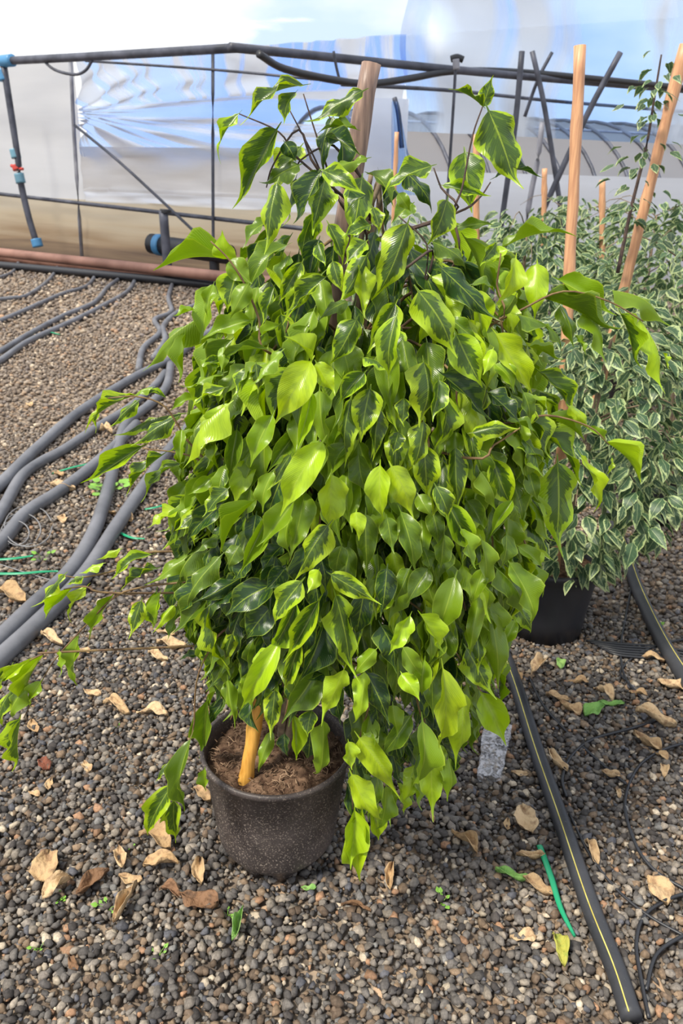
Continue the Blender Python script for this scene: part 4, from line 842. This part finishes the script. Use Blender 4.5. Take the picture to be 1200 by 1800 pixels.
# ================================================================== CLEAR SLEEVE
def bag_fn(u, v):
    a = u * 2 * math.pi; p = G(858 - 0 * v, 1380, 0).lerp(G(874, 1285, 0), v)
    wd_ = 0.036 * (0.85 + 0.25 * v); th = 0.012 * (1 - 0.3 * v)
    wv = 1 + 0.16 * noise.noise(Vector((u * 9, v * 6, 2)))
    return p + Vector((wd_ * math.cos(a) * wv, 0.0, 0.020 + 0.05 * v * 0 + th * math.sin(a) * wv + 0.004 * noise.noise(Vector((u * 20, v * 14, 1)))))
o = sheet('plastic_sleeve', bag_fn, 40, 30, M['bag']); tag(o, 'crumpled clear plastic sleeve lying left of the striped hose', 'sleeve')
# ================================================================== FALLEN LEAVES
def dleaf(x, y, Lpx, ang, label, m='dry', wr=0.55, curl=0.35, name='dry_leaf', cat='leaf'):
    c = G(x, y, 0.0); dep = (c - EYE).dot(fw); L = Lpx * dep / F_
    V, Fc = [], []; nt_, nu_ = 12, 6; ph = rt_(0, 6); cu = curl * rt_(.8, 1.3); tw = rt_(-.9, .9)
    for i in range(nt_ + 1):
        t_ = i / nt_; w = wr * L * 0.5 * max(0.03, math.sin(math.pi * min(1, t_ ** 0.75)) ** 0.8 * (1 if t_ < .8 else 1 - (t_ - .8) * 3.5))
        for j in range(nu_ + 1):
            u = -1 + 2 * j / nu_; a = tw * (t_ - .5)
            zz = cu * L * (abs(u) ** 1.6) * 0.35 * math.sin(math.pi * t_) + L * 0.10 * cu * math.sin(t_ * 5 + ph) + L * .06 * math.sin(9 * t_ + 4 * u + ph) + L * 0.10 * noise.noise(Vector((u * 1.6 + ph * 7, t_ * 3.5, ph)))
            V.append(Vector((u * w * (1 - .25 * cu * abs(u) + .35 * noise.noise(Vector((ph * 3, t_ * 5, 4 if u > 0 else 9)))) + L * .10 * math.sin(t_ * 3 + ph), (t_ - .5) * L, zz + u * w * a * 0.6)))
    n = nu_ + 1
    Fc = [(i * n + k, i * n + k + 1, (i + 1) * n + k + 1, (i + 1) * n + k) for i in range(nt_) for k in range(nu_)]
    zmin = min(v.z for v in V)
    for v in V: v.z += -zmin
    me = mesh(name, V, Fc); o = link(name, me, M[m], None, True); o.location = (c.x, c.y, 0.008); o.rotation_euler = (0, 0, math.radians(ang))
    md = o.modifiers.new('thickness', 'SOLIDIFY'); md.thickness = 0.0008
    tag(o, label, cat); return o
DL = [
    (86, 1532, 66, 20, 'large tan dry leaf with a dark spot, bottom left of the pot', .85, .5), (104, 1568, 60, -30, 'torn pale dry leaf folded beneath the large spotted one', .5, .8), (272, 1488, 70, 70, 'broad tan dry leaf left of the pot base', .6, .6), (285, 1528, 64, -75, 'curled brown dry leaf just below the broad tan one', .5, .8),
    (212, 1516, 52, 10, 'upright folded brown dry leaf left of the broad tan one', .5, .9), (230, 1550, 44, 75, 'small oval tan leaf under the folded brown one', .5, .3), (222, 1600, 84, -25, 'long narrow curled dry leaf at bottom left', .22, .9), (354, 1540, 52, 15, 'pale cream dry leaf close to the pot foot', .5, .9),
    (205, 1252, 62, 72, 'canoe-shaped tan dry leaf on gravel left of the pot', .4, .7), (268, 1263, 58, 85, 'flat tan dry leaf right of the canoe-shaped one', .45, .4), (163, 1224, 36, 60, 'small tan leaf above the canoe-shaped one', .45, .4), (152, 1354, 30, 20, 'small pale cream leaf scrap mid left on gravel', .6, .5), (90, 1384, 28, 5, 'small upright tan leaf scrap at left', .5, .5),
    (60, 1402, 24, 60, 'tiny tan leaf scrap left of the upright scrap', .6, .4), (278, 1160, 44, 70, 'tan dry leaf below the low left branch', .5, .5), (303, 1138, 56, 88, 'wide tan leaf pair under the low left branch', .45, .4), (290, 1118, 40, 60, 'tan leaf overlapping the wide pair', .5, .5), (62, 1282, 40, 25, 'brown dry leaf behind the hanging left leaves', .5, .6),
    (355, 1402, 46, 60, 'brown dry leaf tucked against left side of pot', .6, .5), (22, 1058, 60, 80, 'crumpled orange-tan dry leaf at left edge', .8, .9), (92, 1132, 54, 70, 'brown dry leaf just under the two thick hoses', .45, .7), (112, 920, 34, 10, 'tan dry leaf on gravel between the left hoses', .6, .6), (190, 905, 30, 80, 'little orange leaf by the kinked hoses', .4, .6), (112, 866, 46, 80, 'long tan leaf lying beside the third hose', .35, .7),
    (105, 838, 26, 40, 'orange-brown leaf between the second and third left hoses', .6, .8), (186, 765, 32, 70, 'orange leaf beside the mid-left branch', .6, .7), (226, 916, 34, 40, 'tan leaf right of the lower thick hoses', .6, .5), (50, 716, 22, 40, 'small tan leaf far out on the left gravel', .6, .5), (148, 1150, 26, 60, 'small grey-tan leaf under the drooping branch', .5, .4),
    (925, 1448, 62, 10, 'triangular tan dry leaf right of centre above green strip', .75, .5), (814, 1488, 64, 30, 'pinkish twisted dry leaf on gravel right of the pot', .35, .8), (1152, 1572, 62, 20, 'large rounded tan leaf at bottom right', .9, .3), (1038, 1505, 54, 20, 'brown dry leaf touching the striped hose', .4, .7), (944, 1180, 56, -30, 'tan curled leaf right under the rear pot', .45, .7),
    (978, 1232, 40, 70, 'tan leaf left of the three near the rear pot', .5, .6), (1000, 1252, 44, 25, 'tan leaf beside the fallen green leaf', .5, .6), (1058, 1228, 46, 30, 'orange-tan leaf above the fallen green leaf', .45, .7), (1135, 1312, 56, 25, 'spotted tan leaf at right inside the thin tube', .45, .6), (1150, 1272, 70, 60, 'long ribbed orange leaf at right', .35, .8),
    (1182, 1212, 54, 50, 'tan leaf at the right edge by far striped hose', .5, .6), (978, 1345, 56, 25, 'brown leaf lying along right side of striped hose', .35, .7), (946, 1566, 60, 60, 'brown leaf by the tip of the fallen green one, bottom right', .55, .6), (930, 1512, 50, 85, 'slim rust-brown leaf next to the green strip', .25, .6), (918, 1655, 46, 80, 'pale tan leaf at the bottom beside yellow leaf', .6, .4),
    (688, 1550, 54, -12, 'slim brown leaf on gravel right of pot', .35, .8), (892, 1455, 26, -10, 'tiny cream leaf left of the triangular one', .5, .4), (1072, 1368, 32, 60, 'small orange leaf inside the thin tube arc', .6, .8), (1158, 1336, 30, 40, 'small tan leaf near the spotted leaf at right', .6, .6), (1163, 1360, 34, 0, 'brown leaf below the spotted leaf at right', .5, .5), (912, 1366, 30, 80, 'small brown leaf between sleeve and striped hose', .5, .5),
    (906, 1190, 38, 5, 'brown leaf beside the top of the striped hose', .4, .6), (1015, 1205, 34, 75, 'brown leaf between rear pot and fallen leaves', .5, .6), (1145, 1165, 40, 80, 'dull brown leaf near the cable bundle', .5, .5), (1120, 1225, 30, 60, 'small brown leaf under the arching tube', .5, .6), (760, 1440, 30, -5, 'tiny dry twig-like leaf under hanging lime leaves', .3, .5), (822, 1310, 34, 60, 'tan leaf beside the clear sleeve', .5, .6), (1085, 1400, 22, 10, 'tiny tan leaf in the thin tube arc', .5, .5), (665, 1400, 22, 50, 'tiny orange leaf behind the hanging lime leaves', .5, .5)]
for (x, y, L, a, lb, wr, cu) in DL: dleaf(x, y, L, a, lb, 'dry', wr, cu)
dleaf(165, 1562, 66, -50, 'dark brown curled dry leaf at bottom left', 'drydark', .55, .8); dleaf(350, 1590, 74, 70, 'dark brown flat leaf below the pale cream one', 'drydark', .6, .5)
dleaf(78, 1350, 36, 60, 'reddish brown leaf scrap at left', 'dryred', .7, .5); dleaf(272, 1430, 44, 10, 'grey-brown leaf behind the bottom-left hanging leaves', 'drydark', .5, .5)
dleaf(300, 1578, 46, 80, 'dark brown shrivelled leaf near the pot foot', 'drydark', .5, .9); dleaf(380, 1300, 50, 15, 'grey-brown dry leaf at back of the pot rim', 'drydark', .4, .8)
dleaf(900, 1545, 62, 75, 'green narrow fallen leaf on gravel at lower right', 'fallgreen', .3, .5, 'fallen_leaf'); dleaf(418, 1634, 66, -20, 'upright green fallen leaf below the pot', 'fallgreen', .3, .9, 'fallen_leaf')
dleaf(1044, 1258, 52, -60, 'broad green fallen leaf at right', 'fallgreen', .6, .3, 'fallen_leaf'); dleaf(980, 1676, 66, 15, 'yellow-green fallen leaf at bottom right', 'fallyellow', .42, .5, 'fallen_leaf')
dleaf(981, 1172, 34, 0, 'pale green fallen leaf below the rear pot', 'fallgreen', .5, .4, 'fallen_leaf'); dleaf(542, 1567, 26, 80, 'small green leaf bit at the pot foot', 'fallgreen', .5, .3, 'fallen_leaf')
dleaf(1072, 1243, 46, 80, 'narrow pale green leaf beside broad fallen one', 'fallgreen', .3, .4, 'fallen_leaf'); dleaf(130, 1700, 34, 50, 'small brown leaf at the bottom left edge', 'drydark', .5, .5)
dleaf(625, 1605, 54, 82, 'thin dark twig-like leaf right below the pot', 'drydark', .12, .3)
# ================================================================== WEEDS
def weed(x, y, h, n, label, sp=1.0):
    c = G(x, y, 0.0); t = thing('weed', c, label, 'weed')
    for k in range(n):
        a = rt_(0, 6.283); L = h * rt_(.6, 1.1); d = Vector((math.cos(a) * sp, math.sin(a) * sp, rt_(.5, 1.2))).normalized() * L
        e = c + d; tube('stem', [c, c + d * .5 + Vector((0, 0, .1 * L)), e], 0.0008, M['weed'], t, 0.0005, 4, 3)
        o = bpy.data.objects.new('leaf', WL); COL.objects.link(o); adopt(o, t); o.matrix_basis = leaf_matrix(e - d * .2, e + d * .35 + Vector((0, 0, -.2 * L)), L * .35, Vector((0, -.3, 1)), 0)
WL = mesh('weed_leaf', TPLB[0][0], TPLB[0][1]); WL.materials.append(M['weed']); WL.polygons.foreach_set('use_smooth', [True] * len(WL.polygons))
weed(775, 1590, 0.03, 6, 'small grassy weed on gravel right of the pot'); weed(190, 1600, 0.03, 5, 'small green weed at bottom left beside long curled leaf'); weed(105, 1582, 0.02, 5, 'weed sprouting beneath the large spotted leaf')
weed(278, 1682, 0.022, 6, 'low weed at the bottom left of centre'); weed(70, 1668, 0.02, 5, 'tiny weed near the bottom left corner'); weed(192, 870, 0.10, 16, 'leafy weed growing over the thick left hoses', 1.2); weed(78, 985, 0.05, 6, 'thin weed between the hoses at left')
weed(208, 1280, 0.015, 3, 'tiny sprout below the canoe-shaped leaf'); weed(228, 1490, 0.018, 4, 'small weed left of the broad tan leaf'); weed(400, 1610, 0.016, 4, 'tiny sprout below the pot'); weed(1150, 1108, 0.04, 5, 'little weed at the right edge near the far hose')
